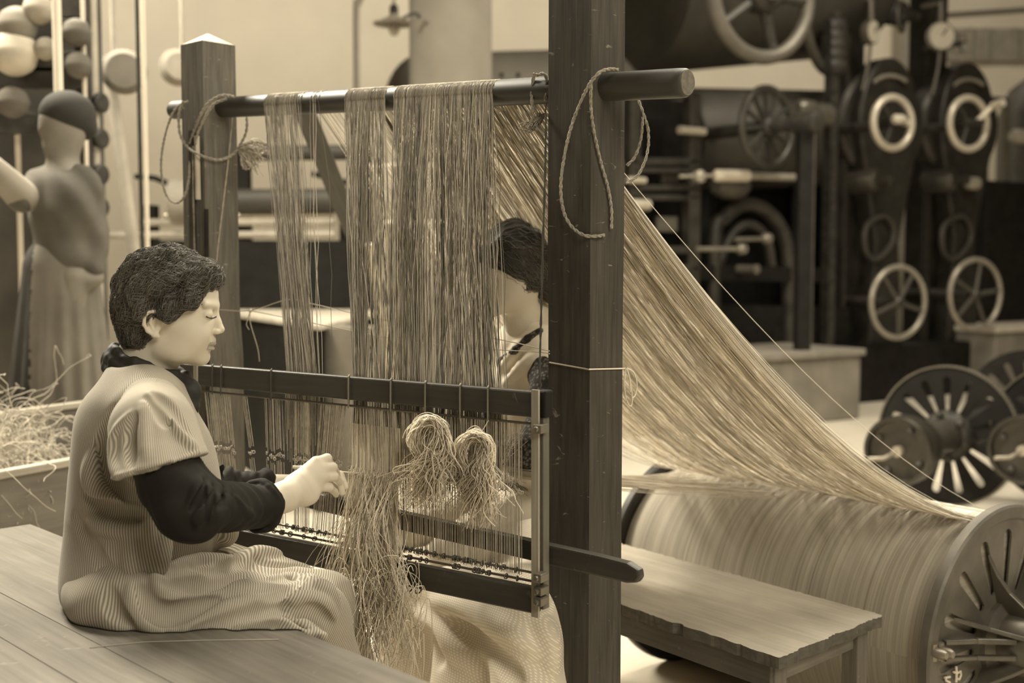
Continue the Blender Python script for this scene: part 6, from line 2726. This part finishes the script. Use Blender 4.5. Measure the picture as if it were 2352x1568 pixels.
def uv_chk(v):
    d = v - hipc
    return np.stack([d @ nrm(pl_ * .9 + V(0, 0, .25)) + .01 * np.sin(v[:, 2] * 22), v[:, 2] * .9 - (d @ pf) * .7], axis=1)


field_obj('checked_skirt', fy, M_chk, part, uvf=uv_chk, it=2)
# pale cloth bundle by her knee
fu = Field(hq(780, 1420, .0) + V(-.06, -.16, -.06), hq(960, 1290, -.02) + V(.06, .14, .08), .003)
cb = hq(868, 1350, -.055)
fu.ell(cb, (.052, .045, .034), np.array([nrm(hd), nrm(hn), [0, 0, 1]]), .02)
fu.ell(cb + hd * .03 + V(0, 0, -.03), (.035, .04, .034), None, .02)
fu.wob(.004, 55, 20)
tag(field_obj('cloth_bundle', fu, M_white, None, it=1), 'small pale cloth bundle resting on a lap behind the yarn tassel', 'cloth')
# ---------------------------------------------------------------- blurred standing worker at the left
YO = 4.9
O = lambda u, v, Y=YO: P(u, v, Y)
ob = O(150, 700)
wk = thing('person', 'blurred worker in brown blouse and long pale apron standing at the far left', 'person', (ob[0], ob[1], .37))
wf = nrm(V(-.55, -.5, 0))
wl = V(-wf[1], wf[0], 0)
RW = np.array([wf, wl, [0, 0, 1]])
fo = Field(V(ob[0] - .62, YO - .45, .36), V(ob[0] + .45, YO + .45, 2.25), .009)
hw_ = O(145, 285)
fo.ell(hw_, (.098, .082, .118), RW, .03)
fo.ell(hw_ + wf * .08 + V(0, 0, -.03), (.02, .014, .02), RW, .02)
fo.ell(hw_ + wf * .05 + V(0, 0, -.09), (.03, .035, .03), RW, .02)
fo.cap(hw_ + V(0, 0, -.06), O(145, 400), .056, .07, .05)
fo.ell(O(145, 480), (.11, .17, .18), RW, .05)
fo.ell(O(145, 600), (.10, .14, .14), RW, .05)
for sd in (-1, 1):
    fo.cap(O(145, 640) + wl * .08 * sd, V(ob[0], ob[1], .45) + wl * .09 * sd, .08, .04, .04)
    fo.cap(V(ob[0], ob[1], .41) + wl * .09 * sd, V(ob[0], ob[1], .41) + wl * .09 * sd + wf * .14, .04, .03, .02)
s1, e1_, w1_ = O(110, 415) , O(45, 455, YO - .15), O(-30, 372, YO - .30)
fo.cap(s1, e1_, .045, .036, .03)
fo.cap(e1_, w1_, .036, .028, .02)
fo.ell(w1_ + nrm(w1_ - e1_) * .06, (.05, .03, .04), None, .02)
for i in range(4):
    h0 = w1_ + nrm(w1_ - e1_) * .09 + V(0, .018 * (i - 1.5), 0)
    fo.cap(h0, h0 + nrm(w1_ - e1_) * .06 + V(0, 0, -.02), .010, .009, .006)
s2, e2_, w2_ = O(190, 415), O(218, 530), O(222, 640, YO - .05)
fo.cap(s2, e2_, .045, .036, .03)
fo.cap(e2_, w2_, .036, .03, .02)
fo.ell(w2_ + V(-.04, -.02, -.01), (.05, .03, .035), None, .02)
field_obj('body', fo, m_flat('worker_skin', .20, .7), wk, it=1)
fo2 = Field(V(ob[0] - .62, YO - .45, 1.2), V(ob[0] + .45, YO + .45, 2.25), .009)
fo2.ell(hw_ + V(0, 0, .04) - wf * .02, (.115, .10, .10), RW, .03)
fo2.ell(hw_ - wf * .09 + V(0, 0, -.01), (.05, .06, .05), RW, .02)
field_obj('hair', fo2, m_flat('worker_hair', .03, .9), wk, it=1)
fo3 = Field(V(ob[0] - .62, YO - .55, 1.2), V(ob[0] + .45, YO + .45, 2.0), .009)
fo3.ell(O(145, 480), (.13, .185, .19), RW, .05)
fo3.ell(O(145, 590), (.125, .155, .12), RW, .05)
fo3.cap(O(100, 425), O(195, 425), .065, .065, .05)
fo3.cap(s1, e1_, .062, .055, .03)
fo3.cap(s2, e2_, .062, .055, .03)
fo3.cap(e2_, w2_ * .8 + e2_ * .2, .05, .04, .03)
fo3.wob(.006, 22, 22)
field_obj('blouse', fo3, m_flat('worker_blouse', .10, .9, var=.3, scale=5), wk, it=2)
fo5 = Field(V(ob[0] - .75, YO - .6, 1.3), V(ob[0] + .1, YO + .3, 2.0), .009)
fo5.cap(e1_ * .9 + s1 * .1, w1_ * .85 + e1_ * .15, .066, .05, .03)
field_obj('rolled_sleeve', fo5, m_flat('worker_sleeve', .28, .9, var=.1, scale=5), wk, it=1)
fo4 = Field(V(ob[0] - .55, YO - .50, .40), V(ob[0] + .55, YO + .50, 1.5), .010)
fo4.cap(O(140, 620), V(ob[0] - .03, ob[1], .50), .15, .24, .05)
fo4.cut((0, 0, .46), (0, 0, -1), .01)
ax_ = [(fo4.lo[i] + np.arange(fo4.n[i]) * fo4.h).astype(np.float32) for i in range(3)]
th_ = np.arctan2(ax_[1][None, :, None] - ob[1], ax_[0][:, None, None] - ob[0])
fo4.F += (.010 * np.sin(th_ * 16) * np.clip((1.4 - ax_[2][None, None, :]) * 1.6, 0, 1)).astype(np.float32)
field_obj('long_skirt', fo4, m_flat('worker_dark_skirt', .06, .9), wk, it=1, mats=[m_flat('worker_skirt', .035, .9, var=.3), m_flat('worker_apron', .17, .9, var=.2, scale=5)],
          mif=lambda c: (c[:, 0] > ob[0] - .08))
b = MB()
b.obox((ob[0], ob[1], .185), wf, wl, (0, 0, 1), .8, .8, .37)
tag(b.build('standing_platform', M_benchd, bevel=.01), 'low wooden platform under the blurred standing worker', 'platform')

for o in bpy.data.objects:
    if '_w' in o:
        del o['_w']
